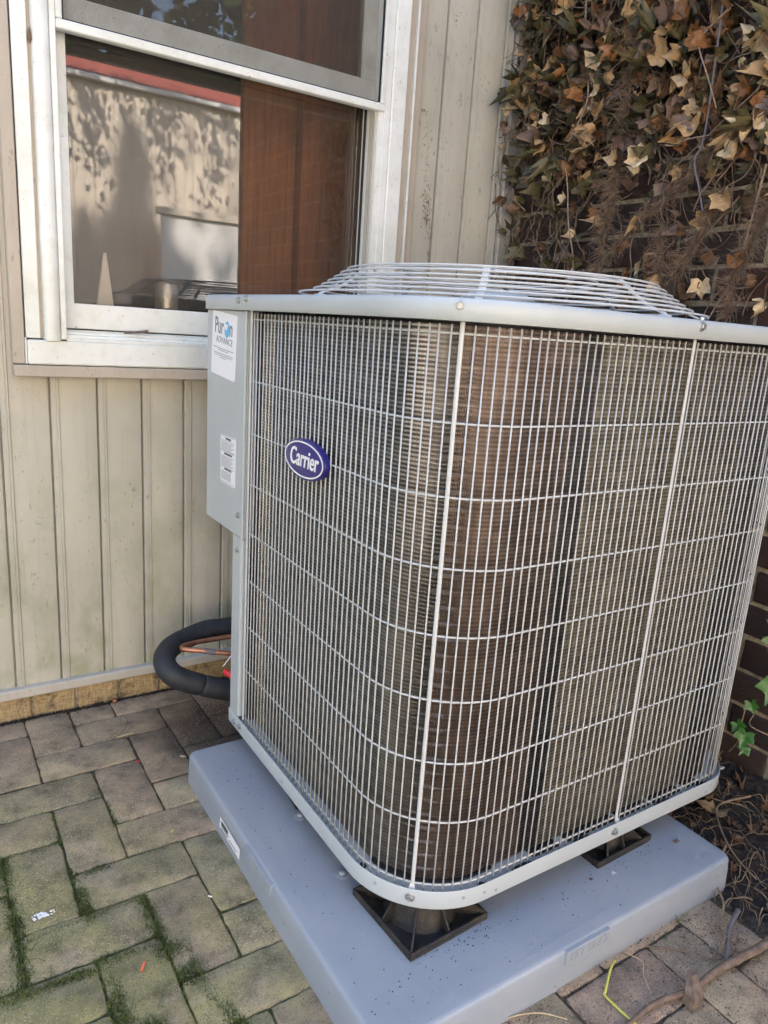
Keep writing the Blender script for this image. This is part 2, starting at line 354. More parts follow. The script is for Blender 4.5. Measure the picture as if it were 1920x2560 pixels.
class B:                                   # mesh collector in world coordinates
    def __init__(s): s.V = []; s.F = []
    def add(s, V, F):
        n = len(s.V); s.V += [tuple(v) for v in V]; s.F += [tuple(i+n for i in f) for f in F]; return s
    def box(s, x0, x1, y0, y1, z0, z1, b=0.0):
        if b <= 0:
            V = [(x, y, z) for z in (z0, z1) for y in (y0, y1) for x in (x0, x1)]
            return s.add(V, [(0, 2, 3, 1), (4, 5, 7, 6), (0, 1, 5, 4), (2, 6, 7, 3), (0, 4, 6, 2), (1, 3, 7, 5)])
        # chamfered box
        V = []; idx = {}
        X = (x0, x1); Y = (y0, y1); Z = (z0, z1)
        for i in (0, 1):
            for j in (0, 1):
                for k in (0, 1):
                    sx, sy, sz = (1 if i == 0 else -1), (1 if j == 0 else -1), (1 if k == 0 else -1)
                    for a in range(3):
                        q = [X[i]+(0 if a == 0 else sx*b), Y[j]+(0 if a == 1 else sy*b), Z[k]+(0 if a == 2 else sz*b)]
                        idx[(i, j, k, a)] = len(V); V.append(q)
        F = []
        for a in range(3):
            for e in (0, 1):
                q = []
                for (u, v) in ((0, 0), (1, 0), (1, 1), (0, 1)):
                    t = [u, v]; t.insert(a, e); q.append(idx[(*t, a)])
                if (e == 1) != (a == 1): F.append(q)
                else: F.append(q[::-1])
        for a in range(3):
            o_ = [c for c in range(3) if c != a]
            for u in (0, 1):
                for v in (0, 1):
                    def K(e, face):
                        t = [0, 0, 0]; t[a] = e; t[o_[0]] = u; t[o_[1]] = v; return idx[(*t, face)]
                    F.append([K(0, o_[0]), K(1, o_[0]), K(1, o_[1]), K(0, o_[1])])
        for i in (0, 1):
            for j in (0, 1):
                for k in (0, 1): F.append([idx[(i, j, k, a)] for a in range(3)])
        return s.add(V, F)
    def tube(s, pts, r, n=8, caps=True):
        pts = [Vector(p) for p in pts]; rr = r if isinstance(r, (list, tuple)) else [r]*len(pts)
        V = []; F = []; prev = None
        for i, p in enumerate(pts):
            t = (pts[min(i+1, len(pts)-1)]-pts[max(i-1, 0)])
            t = t.normalized() if t.length > 1e-9 else Vector((0, 0, 1))
            if prev is None:
                a = t.orthogonal().normalized()
            else:
                a = prev-t*prev.dot(t)
                a = a.normalized() if a.length > 1e-6 else t.orthogonal().normalized()
            prev = a; b = t.cross(a)
            for k in range(n):
                an = 2*math.pi*k/n; V.append(p+(a*math.cos(an)+b*math.sin(an))*rr[i])
        for i in range(len(pts)-1):
            for k in range(n):
                F.append((i*n+k, i*n+(k+1) % n, (i+1)*n+(k+1) % n, (i+1)*n+k))
        if caps: F.append(tuple(range(n))[::-1]); F.append(tuple((len(pts)-1)*n+k for k in range(n)))
        return s.add(V, F)
    def rings(s, loops, cap0=False, cap1=False, closed=True):   # loft through equal-length loops
        n = len(loops[0]); V = [p for l in loops for p in l]; F = []
        for i in range(len(loops)-1):
            for k in range(n if closed else n-1):
                F.append((i*n+k, i*n+(k+1) % n, (i+1)*n+(k+1) % n, (i+1)*n+k))
        if cap0: F.append(tuple(range(n))[::-1])
        if cap1: F.append(tuple((len(loops)-1)*n+k for k in range(n)))
        return s.add(V, F)
    def done(s, name, m, parent=None, smooth=False, label=None, kind=None, sub=0, recalc=True, angle=40):
        me = mesh(name, s.V, s.F, m)
        if recalc:
            import bmesh
            bm = bmesh.new(); bm.from_mesh(me); bmesh.ops.recalc_face_normals(bm, faces=bm.faces); bm.to_mesh(me); bm.free()
        if smooth:
            me.polygons.foreach_set('use_smooth', [True]*len(me.polygons))
            try: me.set_sharp_from_angle(angle=R(angle))
            except Exception: pass
        o = obj(name, me, None, label=label, kind=kind)
        if parent: attach(o, parent)
        return o
def wloc(p):
    v = Vector((0, 0, 0))
    while p is not None: v += p.location; p = p.parent
    return v
def attach(o, parent):                      # all parents are unrotated, so a translation is enough
    o.parent = parent; o.location = o.location-wloc(parent)
def smoothpath(pts, k=6):
    P = [Vector(p) for p in pts]; out = []
    for i in range(len(P)-1):
        p0 = P[max(i-1, 0)]; p1 = P[i]; p2 = P[i+1]; p3 = P[min(i+2, len(P)-1)]
        for j in range(k):
            t = j/k
            out.append(0.5*((2*p1)+(p2-p0)*t+(2*p0-5*p1+4*p2-p3)*t*t+(3*p1-p0-3*p2+p3)*t**3))
    out.append(P[-1]); return out
def rrect(x0, x1, y0, y1, r, n=10):          # r: radius at (x0,y0) (x1,y0) (x1,y1) (x0,y1), counter-clockwise
    out = []
    for (cx, cy, a0, q) in ((x0+r[0], y0+r[0], 180, r[0]), (x1-r[1], y0+r[1], 270, r[1]), (x1-r[2], y1-r[2], 0, r[2]), (x0+r[3], y1-r[3], 90, r[3])):
        for i in range(n+1):
            a = R(a0+90*i/n); out.append((cx+q*math.cos(a), cy+q*math.sin(a)))
    return out
def text_part(name, s, size, m, parent, loc, basis, depth=0.0004, off=0.0, shear=0.0, xs=1.0, align='CENTER', space=1.0):
    cu_ = bpy.data.curves.new('t', 'FONT'); cu_.body = s; cu_.size = size; cu_.extrude = depth; cu_.offset = off
    cu_.align_x = align; cu_.align_y = 'CENTER'; cu_.shear = shear; cu_.space_character = space; cu_.resolution_u = 3
    t = bpy.data.objects.new('t', cu_); C.objects.link(t)
    bpy.context.view_layer.update()
    me = bpy.data.meshes.new_from_object(t.evaluated_get(bpy.context.evaluated_depsgraph_get()))
    bpy.data.objects.remove(t); bpy.data.curves.remove(cu_)
    X, Y, Z = [Vector(b) for b in basis]
    co = np.empty(len(me.vertices)*3); me.vertices.foreach_get('co', co); co = co.reshape(-1, 3)
    L = Vector(loc)
    co = np.outer(co[:, 0]*xs, X)+np.outer(co[:, 1], Y)+np.outer(co[:, 2], Z)+np.array(L)
    me.vertices.foreach_set('co', co.ravel()); me.materials.clear(); me.materials.append(m); me.update()
    o = obj(name, me); attach(o, parent); return o
LEFTFACE = ((0, -1, 0), (0, 0, 1), (-1, 0, 0))     # text on surfaces that face -x
FRONTFACE = ((1, 0, 0), (0, 0, 1), (0, -1, 0))     # text on surfaces that face -y
#--PART2--
# ================================================================ setting: ground, soil
b = B(); b.box(-60, 60, -60, 60, -0.35, -0.11)
obj('ground', mesh('ground', b.V, b.F, M['hill']), kind='structure')
def grid(x0, x1, y0, y1, nx, ny, zf, wall=None):
    V = [(x0+(x1-x0)*i/nx, y0+(y1-y0)*j/ny, 0) for j in range(ny+1) for i in range(nx+1)]
    V = [(x, y, zf(x, y)) for x, y, _ in V]
    F = [(j*(nx+1)+i, j*(nx+1)+i+1, (j+1)*(nx+1)+i+1, (j+1)*(nx+1)+i) for j in range(ny) for i in range(nx)]
    return V, F
def nz(x, y, s, z=0.0): return noise.noise(Vector((x*s, y*s, z)))
# sand and moss bed that shows in the joints
V, F = grid(-3.0, 0.86, -3.0, 1.248, 340, 380, lambda x, y: GZ-0.0040+0.0025*nz(x, y, 60)+0.0025*nz(x, y, 13, 5))
obj('joint_bed', mesh('joint_bed', V, F, M['joint'], True), kind='structure', label='sand and moss bed between the pavers')
b = B(); b.box(-8, 3.0, -3.70, -3.0, -0.12, GZ-0.002); b.box(-8, -3.0, -3.0, 1.25, -0.12, GZ-0.002)
obj('patio_slab', mesh('patio_slab', b.V, b.F, M['concrete']), kind='structure')
def soilz(x, y):
    e = min(1, max(0, (x-0.74)/0.14))
    z = GZ-0.016+e*0.030+0.016*nz(x, y, 9, 2)+0.009*nz(x, y, 31, 3)+0.005*nz(x, y, 90, 4)
    if x < 0.83 and -0.02 < y < 0.83: z = min(z, -0.035+0.01*nz(x, y, 30))
    return z+0.03*max(0, (x-1.0)/0.17)
V, F = grid(0.68, 1.17, -1.1, 1.24, 200, 900, soilz)
obj('soil', mesh('soil', V, F, M['soil'], True), kind='structure', label='dark soil bed between pad and brick wall')

# pavers: 90 degree herringbone, module 0.1035 x 0.1065
patio = thing('patio', (0, 0, GZ), 'weathered concrete paver patio laid in herringbone with mossy joints beside the unit', 'paving')
patio['kind'] = 'structure'; del patio['category']
PX = lambda j: -0.385+0.1035*j
PY = lambda k: 1.155-0.1065*(k-1)
def paver_mesh(w, h, seed):
    rnd = random.Random(seed); n = 9
    def loop(ins, z, jit):
        P = []
        for (a0, b0, a1, b1) in ((-1, -1, 1, -1), (1, -1, 1, 1), (1, 1, -1, 1), (-1, 1, -1, -1)):
            for i in range(n):
                t = i/n; P.append([(a0+(a1-a0)*t)*(w/2-ins), (b0+(b1-b0)*t)*(h/2-ins), z])
        return P
    base = [(rnd.uniform(-1, 1)*0.0013-(0.0), rnd.uniform(-1, 1)*0.0013) for _ in range(4*n)]
    L = []
    for ins, z in ((0.0, -0.03), (0.0, -0.004), (0.0010, -0.0014), (0.0034, 0.0)):
        lp = loop(ins, z, 0)
        for q, (dx, dy) in zip(lp, base): q[0] += dx; q[1] += dy; q[2] += 0.0006*rnd.uniform(-1, 1) if z > -0.01 else 0
        # worn corners
        for c in (0, n, 2*n, 3*n):
            lp[c][0] *= 1-0.0022/(w/2)*(0.3+rnd.random()*0.9); lp[c][1] *= 1-0.0022/(h/2)*(0.3+rnd.random()*0.9)
        L.append([tuple(q) for q in lp])
    bb = B(); bb.rings(L, cap1=True)
    return mesh('paver', bb.V, bb.F, M['paver'], True)
g = 0.0032
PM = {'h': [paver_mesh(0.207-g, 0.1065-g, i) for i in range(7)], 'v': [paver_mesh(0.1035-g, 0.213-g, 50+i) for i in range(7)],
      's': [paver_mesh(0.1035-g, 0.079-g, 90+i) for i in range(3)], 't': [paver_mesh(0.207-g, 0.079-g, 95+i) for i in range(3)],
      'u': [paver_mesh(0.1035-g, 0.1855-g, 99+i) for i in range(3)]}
rp = random.Random(3)
def put_paver(kind, cx, cy):
    if cx > 0.80 or cy < -1.75 or cx < -1.3: return
    if 0.14 < cx < 0.79 and 0.14 < cy < 0.70: return          # under the pad
    o = obj('paver', rp.choice(PM[kind])); o.location = (cx+rp.uniform(-.001, .001), cy+rp.uniform(-.001, .001), GZ+rp.uniform(-.0014, .0008))
    o.rotation_euler = (rp.uniform(-.010, .010), rp.uniform(-.010, .010), rp.uniform(-.011, .011)+(math.pi if rp.random() < .5 else 0)); attach(o, patio)
for k in range(0, 30):
    for j in range(-12, 14):
        if (j-(3-k)) % 4 == 0:                       # horizontal paver over columns j, j+1
            x0, x1 = PX(j), PX(j+2)
            if k == 0: put_paver('t', (x0+x1)/2, 1.155+0.0395)
            else: put_paver('h', (x0+x1)/2, PY(k)-0.053)
        if (k-(5-j)) % 4 == 0:                       # vertical paver over rows k, k+1
            if k == 0: put_paver('u', (PX(j)+PX(j+1))/2, 1.0485+0.0925)
            else: put_paver('v', (PX(j)+PX(j+1))/2, PY(k)-0.1065)
for j in range(-12, 14):
    if (0-(5-j)-1) % 4 == 0 or (j+4) % 4 == 2: put_paver('s', (PX(j)+PX(j+1))/2, 1.155+0.0395)

# moss tufts in the joints
def mossd(x, y):
    d = 0.0
    for (a, b_, c, e, r, s) in ((-.385, .72, -.385, .40, .014, 1), (-.277, .63, -.273, .50, .012, 1), (-.275, .61, -.18, .62, .010, .9), (-.37, .50, -.27, .505, .006, .7),
        (-.18, .50, -.18, .38, .016, 1.2), (-.18, .39, -.15, .29, .026, 1.2), (-.28, .39, -.18, .40, .010, 1), (-.38, .40, -.28, .385, .012, 1.2), (-.27, .40, -.27, .28, .015, 1.2),
        (-.42, .40, -.38, .40, .02, 1.2), (-.27, .505, -.08, .508, .004, .6), (-.176, .62, -.08, .61, .005, .6), (-.175, .81, -.175, .72, .006, .7), (-.28, .82, -.285, .72, .005, .6),
        (-.385, .72, -.29, .72, .005, .5), (-.15, .29, -.08, .30, .007, .8), (-.15, .29, -.12, .16, .018, 1.1), (-.28, .28, -.16, .19, .016, 1.0), (-.38, .83, -.19, .83, .003, .3)):
        px, py = e-b_, 0
        ax, ay, bx, by = a, b_, c, e
        t = max(0, min(1, ((x-ax)*(bx-ax)+(y-ay)*(by-ay))/max(1e-6, (bx-ax)**2+(by-ay)**2)))
        q = math.hypot(x-ax-t*(bx-ax), y-ay-t*(by-ay))
        d = max(d, s*math.exp(-(q/r)**2))
    return d
V = []; F = []; rm = random.Random(5); cnt = 0; tries = 0
while cnt < 15000 and tries < 400000:
    tries += 1
    x = rm.uniform(-.47, 0.0); y = rm.uniform(.10, .86)
    dm = mossd(x, y)*(0.55+0.9*nz(x, y, 28, 7)+0.2)
    if rm.random() > dm: continue
    cnt += 1
    h = rm.uniform(.0015, .0045)*(0.6+0.6*min(dm, 1)); a = rm.uniform(0, 6.28); wv = h*rm.uniform(.25, .5); t = rm.uniform(.3, 1.1)
    dx, dy = math.cos(a), math.sin(a); z0 = GZ-0.003 if dm > 0 else GZ
    z0 = GZ-0.001+0.0015*min(dm, 1)
    n = len(V)
    V += [(x-dy*wv, y+dx*wv, z0-.002), (x+dy*wv, y-dx*wv, z0-.002), (x+dx*h*t, y+dy*h*t, z0+h)]
    F.append((n, n+1, n+2))
obj('moss', mesh('moss', V, F, M['moss']), kind='stuff', label='low green moss growing in the paver joints')
# a few grass sprigs in the moss
b = B()
for (x, y, n) in ((-.375, .47, 3), (-.25, .30, 4), (-.14, .34, 3), (-.22, .27, 4), (-.36, .41, 3), (.655, -.005, 5), (.61, -.03, 4)):
    for _ in range(n):
        a = rm.uniform(0, 6.28); L = rm.uniform(.010, .028); x0 = x+rm.gauss(0, .012); y0 = y+rm.gauss(0, .012)
        P = [(x0+math.cos(a)*L*t, y0+math.sin(a)*L*t, GZ-.002+0.55*L*math.sin(t*2.2)) for t in (0, .4, .8, 1)]
        b.tube(P, [.0006, .0006, .0004, .0001], 3, False)
b.done('grass', M['moss'], kind='stuff', label='thin grass sprigs growing out of the mossy joints')

# ================================================================ the house wall with its window
house = thing('house_wall', (0, 1.25, GZ), 'beige vertical metal siding wall of the house behind the unit, on tan blocks', 'wall')
b = B()
b.box(-6, -0.16, 1.262, 1.32, -0.02, 4.0); b.box(0.652, 1.6, 1.262, 1.32, -0.02, 4.0)
b.box(-0.16, 0.652, 1.262, 1.32, -0.02, 0.874); b.box(-0.16, 0.652, 1.262, 1.32, 2.25, 4.0)
b.done('wall_core', M['siding'], house)
b = B(); b.box(-6, 1.6, 1.33, 6.0, 3.9, 4.0)
b.done('roof', M['roofred'], house)
b = B(); b.box(-6, 1.6, 5.9, 6.0, -0.07, 3.9); b.box(-6.0, -5.9, 1.33, 5.9, -0.07, 3.9); b.box(1.5, 1.6, 1.33, 5.9, -0.07, 3.9)
b.done('rear_wall', M['siding'], house)
# siding boards: dark recess, narrow raised rib, flat field
def siding(x0, w, z0, z1, y=1.25):
    e = 0.0
    pr = [(x0-0.0005, y+.011), (x0+.0032, y+.011), (x0+.0040, y-.0045), (x0+.0050, y-.0060), (x0+.0150, y-.0060), (x0+.0162, y-.0048), (x0+.0172, y-.0060), (x0+.0210, y-.0060),
          (x0+.0228, y-.0015), (x0+.0255, y-.0022), (x0+w-.004, y-.0022), (x0+w-.0012, y-.0016), (x0+w-.0005, y+.011)]
    bb = B(); V = [(p[0], p[1], z) for z in (z0, z1) for p in pr]; n = len(pr)
    F = [(i, i+1, n+i+1, n+i) for i in range(n-1)]+[tuple(range(n))[::-1], tuple(range(n, 2*n))]
    bb.add(V, F); return bb
XS = -0.295
for i in range(-14, 14):
    x = XS+0.1062*i
    if x > 1.09: break
    w = 0.1062
    if x+w > 1.112: w = 1.112-x
    spans = []
    if x+w < -0.262 or x > 0.79: spans = [(0.018, 4.0)]
    elif x < -0.262: spans = [(0.018, 4.0)]
    elif x+0.022 > 0.755: spans = [(0.018, 4.0)]
    else: spans = [(0.018, 0.792), (2.32, 4.0)]
    for z0, z1 in spans:
        siding(x, w, z0, z1).done('siding_board', M['siding'], house, smooth=True, angle=20)
b = B(); b.box(-1.9, 1.168, 1.226, 1.262, -0.006, 0.019, 0.003)
b.done('bottom_trim', M['trimgrey'], house)
b = B(); b.box(1.119, 1.1655, 1.228, 1.262, 0.019, 4.0, 0.002); b.box(1.107, 1.113, 1.238, 1.262, 0.019, 4.0, .001)
b.done('corner_trim', M['trimgrey'], house)
b = B(); b.box(1.1125, 1.1195, 1.247, 1.262, 0.019, 4.0)
b.done('corner_gap', M['rubber'], house)
rb = random.Random(9)
for i in range(-14, 14):
    x = -0.148+0.1075*i
    if x > 1.14: break
    x1 = min(x+0.1075-0.006-rb.uniform(0, .004), 1.168)
    b = B(); b.box(x, x1, 1.247+rb.uniform(-.002, .003), 1.30, -0.10, -0.0065, 0.003)
    b.done('foundation_block', M['foundation'], house)
b = B(); b.box(-6, 1.17, 1.256, 1.262, -0.12, -0.0065)
b.done('foundation_mortar', M['mortar'], house)
# window ------------------------------------------------------------
WT = 2.25
fr = B()
fr.box(-0.2345, -0.2045, 1.212, 1.262, 0.876, WT+.06, .0015)      # outer left strip
fr.box(-0.163, -0.1515, 1.200, 1.262, 0.876, WT, .001)            # inner left stop
fr.box(0.656, 0.676, 1.200, 1.262, 0.876, WT, .0015)
fr.box(0.6765, 0.722, 1.196, 1.262, 0.876, WT+.06, .003)
fr.box(0.7485, 0.7545, 1.205, 1.262, 0.82, WT+.06, .001)
fr.box(-0.2345, 0.7545, 1.200, 1.262, WT, WT+.06, .002)
window = fr.done('window', M['white'], house)
window['label'] = 'white framed window, lower pane bare and upper half behind a screen'
def sub(bb, name, m, **k): return bb.done(name, m, window, **k)
# rounded cover strip at the left
L = []
for z in (0.872, 2.25):
    L.append([(-0.180-0.0175*math.cos(a), 1.213-0.017*math.sin(a)**0.7, z) for a in [math.pi*i/14 for i in range(15)]]+[(-0.1625, 1.24, z), (-0.1975, 1.24, z)])
bb = B(); bb.rings(L, True, True); sub(bb, 'cover_strip', M['white'], smooth=True)
bb = B(); bb.box(-0.2045, -0.1975, 1.219, 1.262, 0.876, WT+.05); sub(bb, 'caulk_line', M['trimtan'])
bb = B(); bb.box(-0.263, -0.2375, 1.214, 1.262, 0.8185, WT+.1, .002); bb.box(0.757, 0.786, 1.222, 1.262, 0.79, WT+.1, .002)
bb.box(0.7225, 0.748, 1.214, 1.262, 0.82, WT+.06, .002); sub(bb, 'casing', M['trimtan'])
bb = B(); bb.box(-0.263, 0.756, 1.203, 1.262, 0.7905, 0.8165, .0025); sub(bb, 'lower_trim', M['trimtan'])
bb = B(); bb.box(-0.2335, 0.7475, 1.203, 1.262, 0.8185, 0.8725, .003); sub(bb, 'apron', M['sash'] if False else M['white'])
bb = B(); bb.box(-0.2372, -0.2348, 1.209, 1.262, 0.8185, 0.876); sub(bb, 'caulk_line', M['label'])
# stepped sill with tracks
pr = [(1.2045, 0.8728), (1.2045, 0.8790), (1.208, 0.8800), (1.214, 0.8805), (1.2145, 0.8860), (1.219, 0.8868), (1.227, 0.8875), (1.2275, 0.893), (1.232, 0.8938), (1.240, 0.894), (1.2402, 0.889), (1.246, 0.889), (1.2465, 0.897), (1.30, 0.899), (1.30, 0.8728)]
bb = B(); V = [(x, p[0], p[1]) for x in (-0.1512, 0.6555) for p in pr]; n = len(pr)
bb.add(V, [(i, (i+1) % n, n+(i+1) % n, n+i) for i in range(n)]+[tuple(range(n))[::-1], tuple(range(n, 2*n))]); sub(bb, 'sill', M['white'])
# jambs, lower sash
bb = B(); bb.box(0.640, 0.6555, 1.203, 1.33, 0.876, WT); sub(bb, 'jamb', M['white'])
bb = B(); bb.box(0.636, 0.6398, 1.226, 1.240, 0.894, 1.52); bb.box(0.634, 0.6398, 1.210, 1.2145, 0.884, 1.52); sub(bb, 'track', M['trimgrey'])
bb = B(); bb.box(-0.1512, -0.1245, 1.250, 1.30, 0.90, WT, .001); sub(bb, 'sash_stile', M['white'])
bb = B(); bb.box(-0.1512, 0.6398, 1.247, 1.30, 0.9005, 0.9575, .002); sub(bb, 'sash_rail', M['white'])
bb = B(); bb.box(0.6245, 0.6398, 1.262, 1.295, 0.958, 1.545); sub(bb, 'gasket', M['rubber'])
bb = B(); bb.box(0.6275, 0.6295, 1.2585, 1.262, 0.958, 1.53); sub(bb, 'gasket_bead', M['trimgrey'])
bb = B(); bb.box(-0.124, 0.6244, 1.2800, 1.2815, 0.957, 1.545); sub(bb, 'pane', M['glass'])
# rail above the lower pane, coloured black as the head shadow gap
bb = B(); bb.box(-0.1512, 0.6398, 1.262, 1.30, 1.527, 1.560, .001); sub(bb, 'meeting_rail', M['rubber'])
bb = B(); bb.box(-0.1512, 0.6398, 1.256, 1.2615, 1.533, 1.537); sub(bb, 'meeting_bead', M['trimgrey'])
bb = B(); bb.box(-0.1512, 0.6398, 1.224, 1.248, 1.524, 1.578, .002); bb.box(0.600, 0.6398, 1.228, 1.250, 1.5785, WT, .002); bb.box(-0.1512, -0.118, 1.228, 1.250, 1.5785, WT, .002)
sub(bb, 'upper_sash', M['sash'])
bb = B(); bb.box(-0.1175, 0.5995, 1.238, 1.2395, 1.5785, WT); sub(bb, 'upper_pane', M['glass'])
bb = B()
bb.box(-0.1512, 0.6555, 1.196, 1.2185, 1.5035, 1.5225, .0025)
bb.box(-0.1512, -0.1385, 1.196, 1.2185, 1.5228, WT, .002); bb.box(0.6435, 0.6555, 1.196, 1.2185, 1.5228, WT, .002); sub(bb, 'screen_frame', M['white'])
bb = B(); bb.box(-0.1383, 0.6433, 1.203, 1.2085, 1.5226, 1.5262); bb.box(-0.1383, -0.1348, 1.203, 1.2085, 1.5264, WT); bb.box(0.6398, 0.6433, 1.203, 1.2085, 1.5264, WT); sub(bb, 'screen_spline', M['rubber'])
bb = B(); bb.add([(-0.1348, 1.2055, 1.5262), (0.6398, 1.2055, 1.5262), (0.6398, 1.2055, WT), (-0.1348, 1.2055, WT)], [(0, 1, 2, 3)]); sub(bb, 'insect_screen', M['screen'], recalc=False)
# room behind the pane
room = thing('room_interior', (0.25, 1.45, 0.95), 'dim room behind the lower pane lined with brown wood boards', 'room')
b = B()
b.box(-0.75, 1.25, 1.32, 2.0, 0.86, 0.955); b.done('inner_sill', M['bark'], room)
b = B(); b.box(-0.78, -0.75, 1.32, 2.0, 0.86, 2.3); b.box(1.25, 1.28, 1.32, 2.0, 0.86, 2.3); b.box(-0.75, 1.25, 1.32, 2.0, 2.3, 2.33); b.box(-0.75, 1.25, 1.97, 2.0, 0.955, 2.3)
b.done('room_wall', M['darkmetal'], room)
x = 0.395
rb = random.Random(4)
for wd in ( 0.17, 0.075, 0.20, 0.16, 0.16, 0.14):
    b = B(); yy = 1.50 if wd < 0.1 else 1.53+rb.uniform(0, .012)
    b.box(x, x+wd-0.004, yy, 1.56, 0.956, 2.29, .002); b.done('board', M['wood'], room); x += wd
# can and wedge on the inner sill
def lathe(prof, cx, cy, z0, n=24):
    return [[(cx+r*math.cos(2*math.pi*k/n), cy+r*math.sin(2*math.pi*k/n), z0+z) for k in range(n)] for r, z in prof]
can = thing('drink_can', (0.124, 1.365, 0.955), 'silver drink can standing on the sill inside the window', 'can')
b = B(); b.rings(lathe([(0.022, 0), (0.030, .006), (0.030, .062), (0.026, .071)], 0.124, 1.365, 0.9552), True, False); b.done('can_body', M['can'], can, smooth=True)
b = B(); b.rings(lathe([(0.026, .071), (0.0265, .073), (0.0245, .073), (0.0240, .070), (0.001, .070)], 0.124, 1.365, 0.9552), False, True); b.done('can_lid', M['bolt'], can, smooth=True)
b = B(); V = [(-0.049, 1.37, 0.9555), (-0.008, 1.37, 0.9555), (-0.020, 1.385, 1.085), (-0.026, 1.385, 1.085)]; V2 = [(p[0], p[1]+.012, p[2]) for p in V]
b.add(V+V2, [(0, 1, 2, 3), (7, 6, 5, 4), (0, 4, 5, 1), (1, 5, 6, 2), (2, 6, 7, 3), (3, 7, 4, 0)])
wd = b.done('door_wedge', M['label']); tag(wd, 'narrow white wedge leaning upright behind the lower left of the pane', 'wedge')

# ================================================================ brick wall
bw = thing('brick_wall', (1.17, 0.15, GZ), 'dark brown brick wall with tan mortar behind the unit, half covered in ivy', 'wall')
b = B(); b.box(1.1765, 1.39, -0.96, 1.4, -0.12, 2.42); b.done('mortar', M['mortar'], bw)
def brick_mesh(L, seed):
    rnd = random.Random(seed); H = 0.0735; bb = B(); loops = []
    ny, nz_ = 10, 4
    def loop(ins, x):
        P = []
        for (a0, b0, a1, b1, n) in ((-1, -1, 1, -1, ny), (1, -1, 1, 1, nz_), (1, 1, -1, 1, ny), (-1, 1, -1, -1, nz_)):
            for i in range(n):
                t = i/n; P.append([x, (a0+(a1-a0)*t)*(L/2-ins), (b0+(b1-b0)*t)*(H/2-ins)])
        return P
    jit = [(rnd.uniform(-1, 1)*.0012, rnd.uniform(-1, 1)*.0012) for _ in range(2*(ny+nz_))]
    for ins, x in ((0, .03), (0, .004), (.0012, .001), (.0045, 0)):
        lp = loop(ins, x)
        for q, j in zip(lp, jit): q[1] += j[0]; q[2] += j[1]; q[0] += rnd.uniform(-1, 1)*.0006
        loops.append([tuple(q) for q in lp])
    bb.rings(loops, cap1=True); return mesh('brick', bb.V, bb.F, M['brick'], True)
BM = [brick_mesh(0.236-0.0125, i) for i in range(7)]
rb = random.Random(12)
for c in range(30):
    zc = 1.229+0.0427+0.0852*(c-16)
    if zc > 2.42 or zc < -0.12: continue
    off = 0.494 if c % 2 == 0 else 0.376
    k0 = -7
    for k in range(k0, 6):
        y0 = off+0.236*k; y1 = y0+0.236
        if y1 > 1.262:
            if y0 > 1.2: continue
            L = 1.262-y0
        elif y0 < -0.96:
            if y1 < -0.9: continue
            y0 = -0.96; L = y1-y0
        else: L = 0.236
        o = obj('brick', rb.choice(BM)); o.scale = (1, (L-.0125)/(.2235), 1)
        o.location = (1.170+rb.uniform(-.002, .0025), y0+L/2+rb.uniform(-.0015, .0015), zc+rb.uniform(-.001, .001)); o.rotation_euler = (rb.uniform(-.006, .006), 0, rb.uniform(-.008, .008)); attach(o, bw)

# ================================================================ yard opposite (seen mirrored in the window and in the metal)
neigh = thing('neighbour_house', (1.5, -3.9, GZ), 'cream corrugated building with red roof, seen only mirrored in the window pane', 'house')
V = []; nx = 900
xs = [-7+17*i/nx for i in range(nx+1)]
prf = [(x, -3.80-0.006*max(-1, min(1, 2.2*math.sin(2*math.pi*x/0.085)))) for x in xs]
V = [(x, y, z) for z in (-0.1, 2.745) for x, y in prf]; F = [(i, i+1, nx+1+i+1, nx+1+i) for i in range(nx)]
b = B(); b.add(V, F); b.done('corrugated_wall', M['cream'], neigh, recalc=False)
b = B(); b.box(-7, 10, -8.5, -3.83, -0.1, 2.745); b.done('house_body', M['cream'], neigh)
b = B(); b.box(-7.2, 10.2, -3.83, -3.74, 2.75, 2.79, .006); b.done('gutter', M['creamwhite'], neigh)
b = B(); b.add([(-7.2, -3.75, 2.795), (10.2, -3.75, 2.795), (10.2, -4.35, 3.10), (-7.2, -4.35, 3.10)], [(0, 1, 2, 3)]); b.done('roof', M['roofred'], neigh)
fence = thing('board_screen', (2.4, -3.0, GZ), 'low white boarded enclosure standing before the cream building, mirrored in the pane', 'fence')
b = B(); b.box(1.44, 3.6, -3.35, -3.30, -0.07, 1.74); b.done('boarding', M['creamwhite'], fence)
b = B(); b.box(1.40, 3.6, -3.37, -3.27, 1.741, 1.80, .005); b.done('top_rail', M['cream'], fence)

